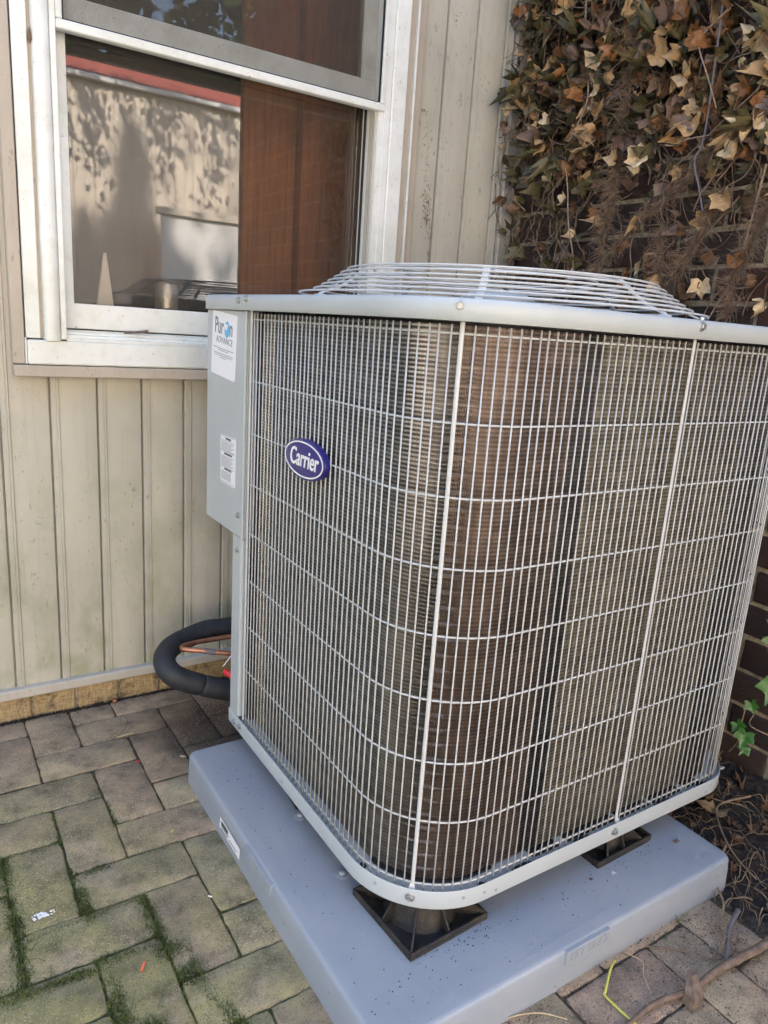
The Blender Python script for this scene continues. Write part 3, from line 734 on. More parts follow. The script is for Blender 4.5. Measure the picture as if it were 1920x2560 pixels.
def foliage_tree(name, loc, H, Rr, n, label, conifer=False, seed=0, leaf=.16, m=None):
    r = random.Random(seed); t = thing(name, loc, label, 'tree', 'trees standing round the yard')
    x0, y0, z0 = loc; b = B(); tr = []
    b.tube([(x0, y0, z0), (x0+.05*H*.1, y0, z0+H*.5), (x0, y0, z0+H*.9)], [H*.022, H*.014, H*.003], 8)
    for i in range(9):
        a = r.uniform(0, 6.28); zz = z0+H*r.uniform(.35, .8); q = Rr*r.uniform(.4, .8)
        b.tube([(x0, y0, zz-H*.06), (x0+math.cos(a)*q*.5, y0+math.sin(a)*q*.5, zz), (x0+math.cos(a)*q, y0+math.sin(a)*q, zz+H*.06)], [H*.008, H*.005, H*.002], 5)
    b.done('trunk', M['trunk'], t, smooth=True)
    V = []; F = []
    cl = []
    if not conifer:
        for i in range(26):
            a = r.uniform(0, 6.28); q = Rr*math.sqrt(r.random())*.9; zz = z0+H*(.62+.34*r.uniform(-1, 1)*math.sqrt(1-(q/Rr)**2*.8)); cl.append((x0+math.cos(a)*q, y0+math.sin(a)*q, zz, Rr*r.uniform(.22, .42)))
    for i in range(n):
        if conifer:
            t_ = r.random(); zz = z0+H*(1-.86*t_); q = Rr*t_*(.35+.65*r.random())*(1+.25*math.sin(zz*9)); a = r.uniform(0, 6.28); p = (x0+math.cos(a)*q, y0+math.sin(a)*q, zz)
        else:
            c = r.choice(cl); v = Vector((r.gauss(0, 1), r.gauss(0, 1), r.gauss(0, .8))).normalized()*c[3]*r.uniform(.6, 1.05); p = (c[0]+v.x, c[1]+v.y, c[2]+v.z)
        u = Vector((r.gauss(0, 1), r.gauss(0, 1), r.gauss(0, 1))).normalized(); v = u.orthogonal().normalized(); s_ = leaf*r.uniform(.5, 1.2)
        k = len(V); P = Vector(p); V += [P-u*s_*.5, P+v*s_*.35, P+u*s_*.6, P-v*s_*.35]; F.append((k, k+1, k+2, k+3))
    me = mesh('crown', [tuple(q) for q in V], F, m or M['crown']); o = obj('crown', me); attach(o, t); return t
foliage_tree('conifer_tree', (-1.5, 7.6, GZ), 12.35, 2.6, 15000, 'tall narrow dark conifer behind the house that shades the opposite wall', True, 3, .24, M['crowndark'])
foliage_tree('conifer_tree', (-1.95, 7.7, GZ), 11.7, 2.4, 9000, 'second narrower conifer left of the tallest one behind the house', True, 4, .20, M['crowndark'])
foliage_tree('broadleaf_tree', (-.2, 7.4, GZ), 12.6, 1.7, 900, 'loose leafy tree behind the house beside the conifers', False, 5, .16)
# a branch reaching over the yard from the left throws the dappled shade on the cream wall
ob = thing('overhanging_tree', (-3.2, -2.4, GZ), 'tree at the left of the yard with one long leafy branch reaching over it', 'tree', 'trees standing round the yard')
b = B(); b.tube(smoothpath([(-3.2, -2.4, GZ), (-3.15, -2.4, 1.5), (-2.9, -2.35, 2.9), (-1.8, -2.3, 3.7), (-.4, -2.25, 4.1), (.9, -2.2, 4.15), (2.0, -2.2, 3.95)], 6), [.13-.0032*i for i in range(37)], 8); b.done('trunk', M['trunk'], ob, smooth=True)
r = random.Random(44); V = []; F = []; tw = B()
for i in range(100):
    x = r.uniform(-2.2, 2.3); z0_ = 3.3+.5*math.sin(max(0, min(1, (x+3)/4))*1.9)+.2; L = r.uniform(.25, .95)*(1.0 if x > .2 else .7)
    P = [Vector((x, -2.22+r.gauss(0, .1), z0_+r.uniform(0, .4)))]
    for k in range(4): P.append(P[-1]+Vector((r.gauss(.03, .06), r.gauss(0, .06), -L/4)))
    if P[-1].z < 2.75: continue
    tw.tube(P, .004, 3, False)
    for k in range(26):
        q = P[0].lerp(P[-1], r.random())+Vector((r.gauss(0, .05), r.gauss(0, .07), r.gauss(0, .04))); s_ = r.uniform(.025, .055)
        u = Vector((r.gauss(0, 1), r.gauss(0, 1), r.gauss(0, 1)-.8)).normalized(); v = u.orthogonal().normalized(); n = len(V)
        V += [tuple(q-u*s_), tuple(q+v*s_*.55), tuple(q+u*s_*1.1), tuple(q-v*s_*.55)]; F.append((n, n+1, n+2, n+3))
tw.done('twigs', M['trunk'], ob, kind='stuff', recalc=False)
o = obj('leaves', mesh('leaves', V, F, M['crown']), kind='stuff'); attach(o, ob)
foliage_tree('broadleaf_tree', (-4.5, -10.5, GZ), 8.5, 3.4, 5000, 'broad green tree behind the cream building at its left end', False, 6, .34)
foliage_tree('broadleaf_tree', (1.0, -11.5, GZ), 9.5, 3.6, 5000, 'tallest broad green tree behind the cream building near its middle', False, 7, .34)
foliage_tree('broadleaf_tree', (6.5, -11.0, GZ), 8.8, 3.5, 5000, 'broad green tree behind the cream building at its right end', False, 8, .34)
foliage_tree('broadleaf_tree', (-8.5, -2.5, GZ), 7.5, 2.8, 4200, 'broad green tree standing alone at the open left side of the patio', False, 9, .32)
#--PART3--
# ================================================================ equipment pad
pad = thing('equipment_pad', (0.406, 0.406, GZ), 'square blue grey moulded plastic pad under the air conditioner', 'pad')
PW = 0.8128
def padloop(i, z, r): return [(x, y, z) for x, y in rrect(0.0+i, PW-i, 0.0+i, PW-i, [r]*4, 6)]
b = B(); b.rings([padloop(-.0025, GZ-.004, .018), padloop(-.0015, -0.030, .018), padloop(0, -.0075, .018), padloop(.0015, -.0032, .018), padloop(.0042, -.0009, .016), padloop(.0085, 0, .014)])
nn = len(b.V)//6
# subtly uneven top
n0 = len(b.V)-nn
top = B()
V, F = grid(.03, PW-.03, .03, PW-.03, 60, 60, lambda x, y: 0.0007*nz(x, y, 4)-0.0012*math.exp(-((x-y-.02)/.012)**2)*(.5+.5*nz(x, y, 3, 9))-0.0012*math.exp(-((x+y-.80)/.012)**2)*(.6))
edge = [i for i in range(61)]+[60+61*j for j in range(1, 61)]+[60*61+i for i in range(59, -1, -1)]+[61*j for j in range(59, 0, -1)]
k = len(b.V); b.add(V, F)
ring = list(range(n0, n0+nn))
# bridge the rounded rim loop and the square edge by nearest angle
def ang(p): return math.atan2(p[1]-.4064, p[0]-.4064)
A_ = sorted(ring, key=lambda i: ang(b.V[i])); E_ = sorted([k+i for i in edge], key=lambda i: ang(b.V[i]))
i = j = 0; na, ne = len(A_), len(E_)
while i < na or j < ne:
    a, a2, e, e2 = A_[i % na], A_[(i+1) % na], E_[j % ne], E_[(j+1) % ne]
    if j >= ne or (i < na and ang(b.V[a2])+(2*math.pi if i+1 >= na else 0) < ang(b.V[e2])+(2*math.pi if j+1 >= ne else 0)):
        b.F.append((a, a2, e)); i += 1
    else:
        b.F.append((a, e2, e)); j += 1
b.done('pad_body', M['pad'], pad, smooth=True, angle=50)
# moulded plates in the pad edge
def plateR():
    bb = B(); bb.box(0.352, 0.456, -0.0045, 0.004, -0.0265, -0.0015, .001); return bb
plateR().done('edge_plate', M['padplate'], pad)
bb = B(); bb.box(-0.0045, 0.004, 0.354, 0.470, -0.0285, -0.0015, .001); bb.done('edge_plate', M['padplate'], pad)
text_part('raised_number', '32 / 32 / 2', 0.022, M['padplate'], pad, (0.404, -0.0046, -0.0145), FRONTFACE, 0.0007, xs=1.0)
text_part('raised_number', '32 / 32 / 2', 0.022, M['padplate'], pad, (-0.0046, 0.412, -0.0155), LEFTFACE, 0.0006)
b = B(); b.add([(-.0030, .598, -.0245), (-.0032, .493, -.0270), (-.0036, .495, -.0530), (-.0036, .601, -.0490)], [(0, 1, 2, 3)]); st = b.done('barcode_label', M['label'], pad, recalc=False)
b = B(); q = .590; rb = random.Random(2)
while q > .555:
    wd = rb.uniform(.0008, .0026); b.box(-.0040, -.0034, q-wd, q, -.0385, -.0295); q -= wd+rb.uniform(.0008, .002)
for i, (a0, a1) in enumerate(((.592, .552), (.548, .510), (.592, .56))):
    b.box(-.0040, -.0034, a1, a0, -.0425-.003*i, -.0412-.003*i)
b.done('barcode_print', M['print'], pad)
for i, (x, y) in enumerate(((.123, .496), (.119, .318))):
    b = B(); b.rings(lathe([(.013, .0002), (.013, .0014), (.006, .0018), (.0055, .006), (.0035, .007)], x, y, 0, 16), cap1=True); b.done('anchor_cap', M['padplate'], pad, smooth=True)

# risers between pad and unit
def riser(cx, cy, hx, hy, rot, label):
    t = thing('unit_riser', (cx, cy, 0), label, 'riser', 'black plastic risers under the unit')
    t.rotation_euler = (0, 0, 0); ca, sa = math.cos(rot), math.sin(rot)
    W2 = lambda p: (cx+p[0]*ca-p[1]*sa, cy+p[0]*sa+p[1]*ca, p[2])
    def put(bb, nm, m=None, **k):
        bb.V = [W2(p) for p in bb.V]; return bb.done(nm, m or M['blackplastic'], t, **k)
    bb = B(); bb.box(-hx, hx, -hy, hy, .0006, .004, .001); put(bb, 'base_plate')
    bb = B()
    for (a0, a1, c0, c1) in ((-hx, hx, -hy, -hy+.004), (-hx, hx, hy-.004, hy), (-hx, -hx+.004, -hy+.0042, hy-.0042), (hx-.004, hx, -hy+.0042, hy-.0042)): bb.box(a0, a1, c0, c1, .0042, .014, .0008)
    put(bb, 'rim')
    k = .70*min(hx, hy)
    bb = B(); bb.rings([[(r*math.cos(a), r*math.sin(a), z) for a in [2*math.pi*i/28 for i in range(28)]] for r, z in ((k*1.08, .004), (k*1.0, .010), (k*.92, .049))], cap1=True); put(bb, 'hub', smooth=True)
    for i in range(8):
        a = i*math.pi/4+ (0 if i % 2 else 0); L = min(hx/abs(math.cos(a)) if abs(math.cos(a)) > .01 else 9, hy/abs(math.sin(a)) if abs(math.sin(a)) > .01 else 9)-.005
        u = (math.cos(a), math.sin(a)); v = (-u[1]*.0016, u[0]*.0016)
        pts = [(k*.9, .004), (L, .004), (L, .016), (k*.95, .044)]
        bb = B(); V = [(u[0]*q+s_*v[0], u[1]*q+s_*v[1], z) for s_ in (-1, 1) for q, z in pts]
        bb.add(V, [(0, 1, 2, 3), (7, 6, 5, 4), (0, 4, 5, 1), (1, 5, 6, 2), (2, 6, 7, 3), (3, 7, 4, 0)]); put(bb, 'rib')
    # dirt caught on the plate
    V = []; F = []; r = random.Random(int(cx*1000))
    for _ in range(500):
        x, y = r.uniform(-hx+.005, hx-.005), r.uniform(-hy+.005, hy-.005)
        if math.hypot(x, y) < k: continue
        s_ = r.uniform(.0006, .0022); n = len(V); P = Vector((x, y, .0046+s_*.4))
        for q in ((1, 0, -.5), (-.5, .87, -.5), (-.5, -.87, -.5), (0, 0, .8)): V.append(W2(tuple(P+Vector(q)*s_*r.uniform(.6, 1.2))))
        F += [(n, n+1, n+3), (n+1, n+2, n+3), (n+2, n, n+3)]
    o = obj('dirt', mesh('dirt', V, F, M['soil']), kind='stuff'); attach(o, t); return t
riser(.196, .189, .082, .082, R(3), 'dirty black riser under the front rounded corner of the unit')
riser(.622, .160, .080, .055, R(2), 'black riser under the right side holding an orange leaf')
riser(.178, .592, .046, .080, R(-6), 'muddy riser under the left side of the unit')
riser(.62, .62, .08, .08, R(0), 'riser hidden deepest under the unit')

# ================================================================ air conditioner
ac = thing('air_conditioner', (0.54, 0.54, 0.05), 'grey outdoor air conditioner with wire louver grille standing on risers on the pad', 'air conditioner')
X0, Y0, X1, Y1 = 0.098, 0.105, 0.985, 0.981
def outline(i, z, n=14, rl=.165):
    # front-left corner large radius, right corners medium, back-left corner chamfered
    P = rrect(X0+i, X1-i, Y0+i, Y1-i, [rl-i, .11-i, .11-i, .02], n)
    P = P[:3*(n+1)]
    c0 = (.262, Y1-i); c1 = (X0+i, .818)
    P += [(c0[0]+(c1[0]-c0[0])*k/n, c0[1]+(c1[1]-c0[1])*k/n) for k in range(n+1)]
    return [(x, y, z) for x, y in P]
b = B(); b.rings([outline(.004, .0505), outline(.0005, .0515), outline(0, .054), outline(0, .0835), outline(.0005, .0845), outline(.0015, .0845), outline(.002, .0835), outline(.002, .0765), outline(.004, .0745), outline(.05, .0745)])
b.done('base_pan', M['unit'], ac, smooth=True, angle=35)
b = B(); b.rings([outline(.004, .0506), outline(.3, .0506)]); b.done('pan_underside', M['darkmetal'], ac)
# pan holes: flat black discs, their dark inside put into the colour
def disc(c, n, r, m, name, t=.0008, asp=1.0, seg=14):
    c = Vector(c); n = Vector(n).normalized(); u = n.cross(Vector((0, 0, 1))); u = u.normalized() if u.length > .1 else Vector((1, 0, 0)); v = n.cross(u)
    bb = B(); L = [[tuple(c+n*h+(u*math.cos(a)*rr*asp+v*math.sin(a)*rr)) for a in [2*math.pi*i/seg for i in range(seg)]] for rr, h in ((r, -.001), (r, t))]
    bb.rings(L, cap1=True); return bb.done(name, m, ac)
for (x, y, r, a) in ((.1135, .245, .0055, 1.3), (.262, .1155, .0055, 1.4), (.352, .1155, .0045, 5.2), (.118, .52, .004, 1.5), (.5, .1165, .004, 5), (.73, .1165, .004, 6), (.86, .1165, .0045, 4)):
    bb = B(); c = (x, y); al = (1, 0) if x > .2 else (0, 1)
    L = [[(x+(al[0]*a*math.cos(t)+al[1]*math.cos(t))*r, y+(al[1]*a*math.sin(t)+al[0]*math.sin(t))*r, z) for t in [2*math.pi*i/18 for i in range(18)]] for z in (.0743, .0751)]
    bb.rings(L, cap1=True); bb.done('drain_hole', M['rubber'], ac)
for p, n in (((X0, .527, .067), (-1, 0, 0)), ((.1015, .246, .070), (-1, -.15, 0)), ((.112, .204, .072), (-.95, -.35, 0)), ((.222, .1105, .070), (-.25, -1, 0)), ((.262, Y0, .068), (0, -1, 0)), ((.287, Y0, .062), (0, -1, 0)), ((.875, Y0, .072), (0, -1, 0)), ((.862, Y0, .060), (0, -1, 0))):
    disc(p, n, .0030, M['padplate'], 'rim_hole')
for (xa, xb) in ((.385, .45), (.47, .60), (.61, .70), (.71, .80), (.815, .86)):  # flat black strips paint the dark gaps along the ledge
    bb = B(); bb.box(xa, xb, .121, .142, .0742, .0752); bb.done('drain_slot', M['rubber'], ac)
# cap ------------------------------------------------------------------
def capo(i, z, n=14): return [(x, y, z) for x, y in rrect(.0895+i, X1+.008-i, .0965+i, Y1+.004-i, [.172-i, .115-i, .115-i, max(.004, .022-i)], n)]
def circ(r, z, n=60):
    L = []
    P = capo(0.0, z)
    for x, y, _ in P:
        a = math.atan2(y-.543, x-.543); L.append((.543+r*math.cos(a), .543+r*math.sin(a), z))
    return L
b = B(); b.rings([capo(.010, .9655), capo(.0015, .9645), capo(0, .9655), capo(0, .9845), capo(.0012, .9900), capo(.005, .9936), capo(.010, .9945), circ(.402, .9945), circ(.397, .996), circ(.392, .992), circ(.388, .975), circ(.388, .925)])
b.done('top_cover', M['unit'], ac, smooth=True, angle=60)
b = B(); b.rings([capo(.012, .966), capo(.05, .966)]); b.done('cover_underside', M['darkmetal'], ac)
def bolt(c, n, r=.0058, name='bolt', parent=None):
    c = Vector(c); n = Vector(n).normalized(); u = n.cross(Vector((0, 0, 1))).normalized(); v = n.cross(u)
    def ring_(rr, h, k, ph=0): return [tuple(c+n*h+(u*math.cos(ph+2*math.pi*i/k)+v*math.sin(ph+2*math.pi*i/k))*rr) for i in range(k)]
    bb = B(); bb.rings([ring_(r*1.35, -.001, 18), ring_(r*1.35, .0007, 18), ring_(r*1.2, .0012, 18), ring_(r, .0014, 18)], cap1=True)
    bb.rings([ring_(r, .0013, 6, .4), ring_(r, .0046, 6, .4), ring_(r*.86, .0055, 6, .4), ring_(r*.70, .0055, 6, .4), ring_(r*.62, .0047, 6, .4)], cap1=True)
    return bb.done(name, M['bolt'], parent or ac, smooth=True, angle=30)
d = (-.707, -.707, 0)
bolt((.1405, .1505, .984), (-.72, -.70, 0)); bolt((.576, .0965, .984), (0, -1, 0)); bolt((.915, .0965+.02, .984), (.4, -.9, 0))
bolt((.0895, .778, .983), (-1, 0, 0), .0050); bolt((.0895, .740, .9865), (-1, 0, 0), .0050)
bolt((.0975, .783, .548), (-1, 0, 0), .0048); bolt((.1005, .787, .470), (-1, 0, 0), .0048)
bolt((X0, .785, .064), (-1, 0, 0), .0050); bolt((X0, .750, .071), (-1, 0, 0), .0050)
bolt((.1465, .1535, .0695), (-.71, -.70, 0)); bolt((.577, Y0, .0690), (0, -1, 0))
bolt((.62, .130, .995), (0, .001, 1), .005)
# service panel (control box) and corner post
b = B(); b.box(.0985, .26, .7635, .9795, .5005, .9640, .002); b.done('service_panel', M['unit'], ac)
b = B(); b.box(.0965, .1015, .7585, .7680, .498, .9640, .0015); b.done('panel_flange', M['unit'], ac)
pf = [(.1000, .8150), (.1000, .7720), (.1040, .7680), (.118, .7680), (.118, .7700), (.1045, .7705), (.1022, .7725), (.1022, .8150)]
b = B(); V = [(x, y, z) for z in (.0845, .4995) for x, y in pf]; n = len(pf); b.add(V, [(i, (i+1) % n, n+(i+1) % n, n+i) for i in range(n)]+[tuple(range(n))[::-1], tuple(range(n, 2*n))]); b.done('corner_post', M['unit'], ac)
b = B(); b.add([(.1022, .8150, .0845), (.262, .9750, .0845), (.262, .9750, .4995), (.1022, .8150, .4995), (.1042, .8130, .0845), (.264, .9730, .0845), (.264, .9730, .4995), (.1042, .8130, .4995)], [(0, 3, 2, 1), (4, 5, 6, 7), (0, 1, 5, 4), (3, 7, 6, 2), (0, 4, 7, 3), (1, 2, 6, 5)]); b.done('valve_panel', M['unit'], ac)
# stickers (flat print on thin plates)
def sticker(name, cy, cz, w, h, rot, xx=.0980):
    u = Vector((0, -math.cos(rot), -math.sin(rot))); v = Vector((0, -math.sin(rot), math.cos(rot))); c = Vector((xx, cy, cz)); rr = .005
    P = rrect(-w/2, w/2, -h/2, h/2, [rr]*4, 4)
    bb = B(); bb.rings([[tuple(c+u*x+v*z+Vector((dx, 0, 0))) for x, z in P] for dx in (.0008, -.0004)], cap1=True)
    o = bb.done(name, M['label'], ac)
    return o, c+Vector((-.0006, 0, 0)), u, v
def lines(parent, c, u, v, rows, m=None, th=.0011):
    rb = random.Random(6); bb = B()
    for (x0, x1, z) in rows:
        x = x0
        while x < x1:
            L = min(rb.uniform(.003, .009), x1-x)
            P = [c+u*x+v*(z-th/2), c+u*(x+L)+v*(z-th/2), c+u*(x+L)+v*(z+th/2), c+u*x+v*(z+th/2)]
            Q = [p+Vector((-.0003, 0, 0)) for p in P]; bb.add([tuple(p) for p in P+Q], [(4, 5, 6, 7), (0, 1, 5, 4), (1, 2, 6, 5), (2, 3, 7, 6), (3, 0, 4, 7)]); x += L+.0011
    o = bb.done('small_print', m or M['printgrey'], None); attach(o, parent); return o
s1, c, u, v = sticker('refrigerant_label', .8795, .8925, .1370, .1320, R(4.5))
BAS = lambda u, v: (tuple(u), tuple(v), (-1, 0, 0))
text_part('print', 'Pur', .046, M['printgrey'], s1, c+u*-.0285+v*.036, BAS(u, v), .0003, .0007, xs=.80)
text_part('print', 'n', .046, M['printgrey'], s1, c+u*.0395+v*.036, BAS(u, v), .0003, .0007, xs=.80)
bb = B(); P = [[tuple(c+u*(.0175+.0135*math.cos(a)*k)+v*(.0335+.0165*math.sin(a)*k)+Vector((-h, 0, 0))) for a in [2*math.pi*i/24 for i in range(24)]] for k, h in ((1, 0), (1, .0004))]
bb.rings(P, cap1=True); attach(bb.done('globe_print', M['printblue']), s1)
bb = B(); P = [[tuple(c+u*(.0135+.007*math.cos(a)*(1+.3*math.sin(3*a)))+v*(.038+.008*math.sin(a)*(1+.3*math.cos(2*a)))+Vector((-h, 0, 0))) for a in [2*math.pi*i/18 for i in range(18)]] for h in (.0003, .0007)]
bb.rings(P, cap1=True); attach(bb.done('globe_land', M['label']), s1)
text_part('print', 'ADVANCE', .0190, M['printgrey'], s1, c+u*.004+v*.0085, BAS(u, v), .0003, -.00012, xs=.98, space=1.12)
lines(s1, c, u, v, [(-.060, .058, -.0085), (-.030, .030, -.0125), (-.055, .055, -.0195), (-.050, .050, -.0235), (-.018, .018, -.0275)], M['printgrey'], .0013)
s2, c, u, v = sticker('warning_label', .8465, .6530, .0840, .1050, 0)
for z_, s_ in ((.0455, 'WARNING'), (.0125, 'AVERTISSEMENT'), (-.0205, 'ADVERTENCIA')):
    text_part('print', s_, .0062, M['print'], s2, c+u*.003+v*z_, BAS(u, v), .0003, .0001)
lines(s2, c, u, v, [(-.038, .038, z) for z in (.051, .0405)]+[(-.037, .037-.01*(i % 3), .0365-.0028*i) for i in range(7)]+[(-.038, .038, .0175)]+[(-.037, .035-.008*(i % 3), .0065-.0028*i) for i in range(8)]+[(-.038, .038, -.0165)]+[(-.037, .020, -.0265-.0028*i) for i in range(7)]+[(-.038, .038, -.0495)], M['printgrey'], .0009)
# badge ------------------------------------------------------------------
bc = Vector((.0985, .488, .7215)); bu = Vector((0, -1, 0)); bv = Vector((0, 0, 1))
def ell(a_, b_, dx, n=48): return [tuple(bc+bu*a_*math.cos(t)+bv*b_*math.sin(t)+Vector((dx, 0, 0))) for t in [2*math.pi*i/n for i in range(n)]]
b = B(); b.rings([ell(.0765, .0345, .008), ell(.0775, .0352, .001), ell(.0765, .0345, -.0025), ell(.0745, .0325, -.0035)], cap1=True); badge = b.done('badge', M['badge'], ac, smooth=True)
b = B(); b.rings([ell(.0728, .0310, -.0032), ell(.0728, .0310, -.0042), ell(.0700, .0285, -.0042), ell(.0700, .0285, -.0032)]); attach(b.done('badge_rim', M['badgewhite']), badge)
text_part('lettering', 'Carrier', .0440, M['badgewhite'], badge, bc+Vector((-.0040, -.001, .0005)), ((0, -1, 0), (0, 0, 1), (-1, 0, 0)), .0006, .00035, .16, .80)

# grille -------------------------------------------------------------------
def gpath(off=0.0, y_start=.757, y_end=.86):
    gx0, gy0, gx1 = .109+off, .116+off, .974-off; r1, r2 = .155-off, .100-off
    seg = [('l', (gx0, y_start), (gx0, gy0+r1)), ('a', (gx0+r1, gy0+r1), r1, 180, 270), ('l', (gx0+r1, gy0), (gx1-r2, gy0)), ('a', (gx1-r2, gy0+r2), r2, 270, 360), ('l', (gx1, gy0+r2), (gx1, y_end))]
    return seg
def walk(seg, s):
    for q in seg:
        if q[0] == 'l':
            L = math.dist(q[1], q[2])
            if s <= L or q is seg[-1]:
                t = s/L; d = ((q[2][0]-q[1][0])/L, (q[2][1]-q[1][1])/L); return (q[1][0]+d[0]*s, q[1][1]+d[1]*s), d
        else:
            L = q[2]*R(abs(q[4]-q[3]))
            if s <= L:
                a = R(q[3]+(q[4]-q[3])*s/L); return (q[1][0]+q[2]*math.cos(a), q[1][1]+q[2]*math.sin(a)), (-math.sin(a), math.cos(a))
        s -= L
def plen(seg): return sum(math.dist(q[1], q[2]) if q[0] == 'l' else q[2]*R(abs(q[4]-q[3])) for q in seg)
G0 = gpath(); GL = plen(G0)
LEV = [.9489, .8298, .7253, .6208, .5163, .4118, .3073, .2029, .0876]
# strips: straps that carry the wire grille
grille = None
def strap(s, w, name='grille_strap', lo=.068, hi=.968, parent=None):
    (x, y), d = walk(G0, s); n = (d[1], -d[0])       # outward normal
    bb = B(); L = []
    for z in (lo, hi): L.append([(x+d[0]*w/2*math.cos(t)+n[0]*.0022*math.sin(t)+n[0]*.0012, y+d[1]*w/2*math.cos(t)+n[1]*.0022*math.sin(t)+n[1]*.0012, z) for t in [2*math.pi*i/12 for i in range(12)]])
    bb.rings(L, True, True); return bb.done(name, M['wire'], parent, smooth=True)
s_front = .486+.155*R(45)
grille = strap(.0005, .0085, 'wire_grille', .083, .966); grille.parent = None; attach(grille, ac)
def nearest_s(pt):
    return min((math.dist(walk(G0, s)[0], pt), s) for s in np.linspace(0, GL-.001, 2500))[1]
sA = nearest_s((.154, .160)); sB = nearest_s((.5905, .116)); sC = nearest_s((.955, .135))
for s in (sA, sB, GL-.004):
    strap(s, .0066, 'strap', .0800, .9650, grille)
for s in (sA, sB):
    (x, y), d = walk(G0, s); n = (d[1], -d[0]); bb = B()
    P = lambda w, o, z: [(x+d[0]*w+n[0]*o, y+d[1]*w+n[1]*o, z), (x-d[0]*w+n[0]*o, y-d[1]*w+n[1]*o, z), (x-d[0]*w+n[0]*(o+.0016), y-d[1]*w+n[1]*(o+.0016), z), (x+d[0]*w+n[0]*(o+.0016), y+d[1]*w+n[1]*(o+.0016), z)]
    bb.rings([P(.0062, .0075, .0715), P(.0062, .0060, .0790), P(.0045, .0030, .0850), P(.0030, .0012, .0900)], True, True); bb.done('strap_foot', M['wire'], grille)
SP = .01567
ks = []
s = .0150
while s < GL-.01:
    if min(abs(s-sA), abs(s-sB)) > .0065: ks.append(s)
    s += SP
wm = B(); wm.tube([(0, 0, .0765), (0, 0, .3), (0, 0, .6), (0, 0, .9605)], .00138, 6); wme = mesh('grille_wire', wm.V, wm.F, M['wire'], True)
for s in ks:
    (x, y), d = walk(G0, s); n = (d[1], -d[0]); o = obj('wire', wme); o.location = (x+n[0]*.0010, y+n[1]*.0010, 0)
    o.rotation_euler = (random.gauss(0, .0004), random.gauss(0, .0004), 0); attach(o, grille)
for i, z in enumerate(LEV):
    P = []
    for s in np.concatenate([[0.004], np.arange(.05, .48, .1), np.arange(.485, .735, .016), np.arange(.78, 1.32, .1), np.arange(1.34, 1.52, .016), [1.7, 1.9, GL-.003]]):
        if s > GL-.002: continue
        (x, y), d = walk(G0, float(s)); n = (d[1], -d[0]); P.append((x-n[0]*.0018, y-n[1]*.0018, z))
    bb = B(); bb.tube(P, .00160, 7); bb.done('cross_wire', M['wire'], grille, smooth=True)

# coil -----------------------------------------------------------------------
CI = gpath(.023, .800, .93); CL = plen(CI)
FP = .0024; ss = np.arange(0, CL-.001, FP); zz = np.arange(.0765, .9625, .00325); nzv = len(zz)
tri = np.where(np.arange(nzv) % 2 == 0, 1.0, -1.0)
VA, VB = [], []; lists = {'a': [], 'b': []}
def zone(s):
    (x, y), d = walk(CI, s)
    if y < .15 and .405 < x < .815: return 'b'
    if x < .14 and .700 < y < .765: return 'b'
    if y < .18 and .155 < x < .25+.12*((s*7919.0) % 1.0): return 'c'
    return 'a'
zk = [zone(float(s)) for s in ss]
for key, nm, m in (('a', 'coil_fins', M['fin']), ('b', 'painted_light_coil_fins', M['finlit']), ('c', 'painted_reflection_coil_fins', M['finwarmlit'])):
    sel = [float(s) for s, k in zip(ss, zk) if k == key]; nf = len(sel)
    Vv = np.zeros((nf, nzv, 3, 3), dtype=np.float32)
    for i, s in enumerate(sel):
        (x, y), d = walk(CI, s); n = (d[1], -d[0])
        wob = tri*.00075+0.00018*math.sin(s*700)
        for e, dep, lat in ((0, 0.0, 0.0), (1, .017, 0.0), (2, -.0002, {'a': .00014, 'b': .00078, 'c': .00050}[key])):  # wider front lips make the painted lit zones brighter
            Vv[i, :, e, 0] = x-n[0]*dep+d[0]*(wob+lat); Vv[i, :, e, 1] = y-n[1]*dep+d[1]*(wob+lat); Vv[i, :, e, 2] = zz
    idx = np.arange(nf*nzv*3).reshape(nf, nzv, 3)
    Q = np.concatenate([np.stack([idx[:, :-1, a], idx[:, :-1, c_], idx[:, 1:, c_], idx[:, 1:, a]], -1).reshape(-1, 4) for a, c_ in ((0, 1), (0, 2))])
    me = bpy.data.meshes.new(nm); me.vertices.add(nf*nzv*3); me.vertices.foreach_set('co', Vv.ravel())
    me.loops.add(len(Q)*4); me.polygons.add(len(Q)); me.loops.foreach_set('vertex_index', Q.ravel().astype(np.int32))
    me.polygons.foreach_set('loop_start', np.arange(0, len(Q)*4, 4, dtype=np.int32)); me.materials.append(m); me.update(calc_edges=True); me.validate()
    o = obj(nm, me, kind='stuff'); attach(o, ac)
def offset_path(off, y_start, y_end, n=120):
    q = gpath(off, y_start, y_end); L = plen(q); return [walk(q, L*i/n*.9999)[0] for i in range(n+1)]
b = B(); P = offset_path(.023+.0185, .80, .93); V = [(x, y, z) for z in (.076, .964) for x, y in P]; n = len(P)
b.add(V, [(i, i+1, n+i+1, n+i) for i in range(n-1)]); b.done('coil_backing', M['darkmetal'], ac, recalc=False)
for i in range(34):
    z = .0920+.0254*i; q = gpath(.023+.008, .80, .93); L = plen(q)
    bb = B(); bb.tube([(*walk(q, L*k/70*.9999)[0], z) for k in range(71)], .0036, 6); bb.done('coil_tube', M['tube'], ac, smooth=True)
b = B(); b.box(.125, .165, .757, .806, .075, .964); b.done('coil_end_plate', M['darkmetal'], ac)
b = B(); b.box(.9, .955, .93, .96, .075, .964); b.done('coil_end_plate', M['darkmetal'], ac)
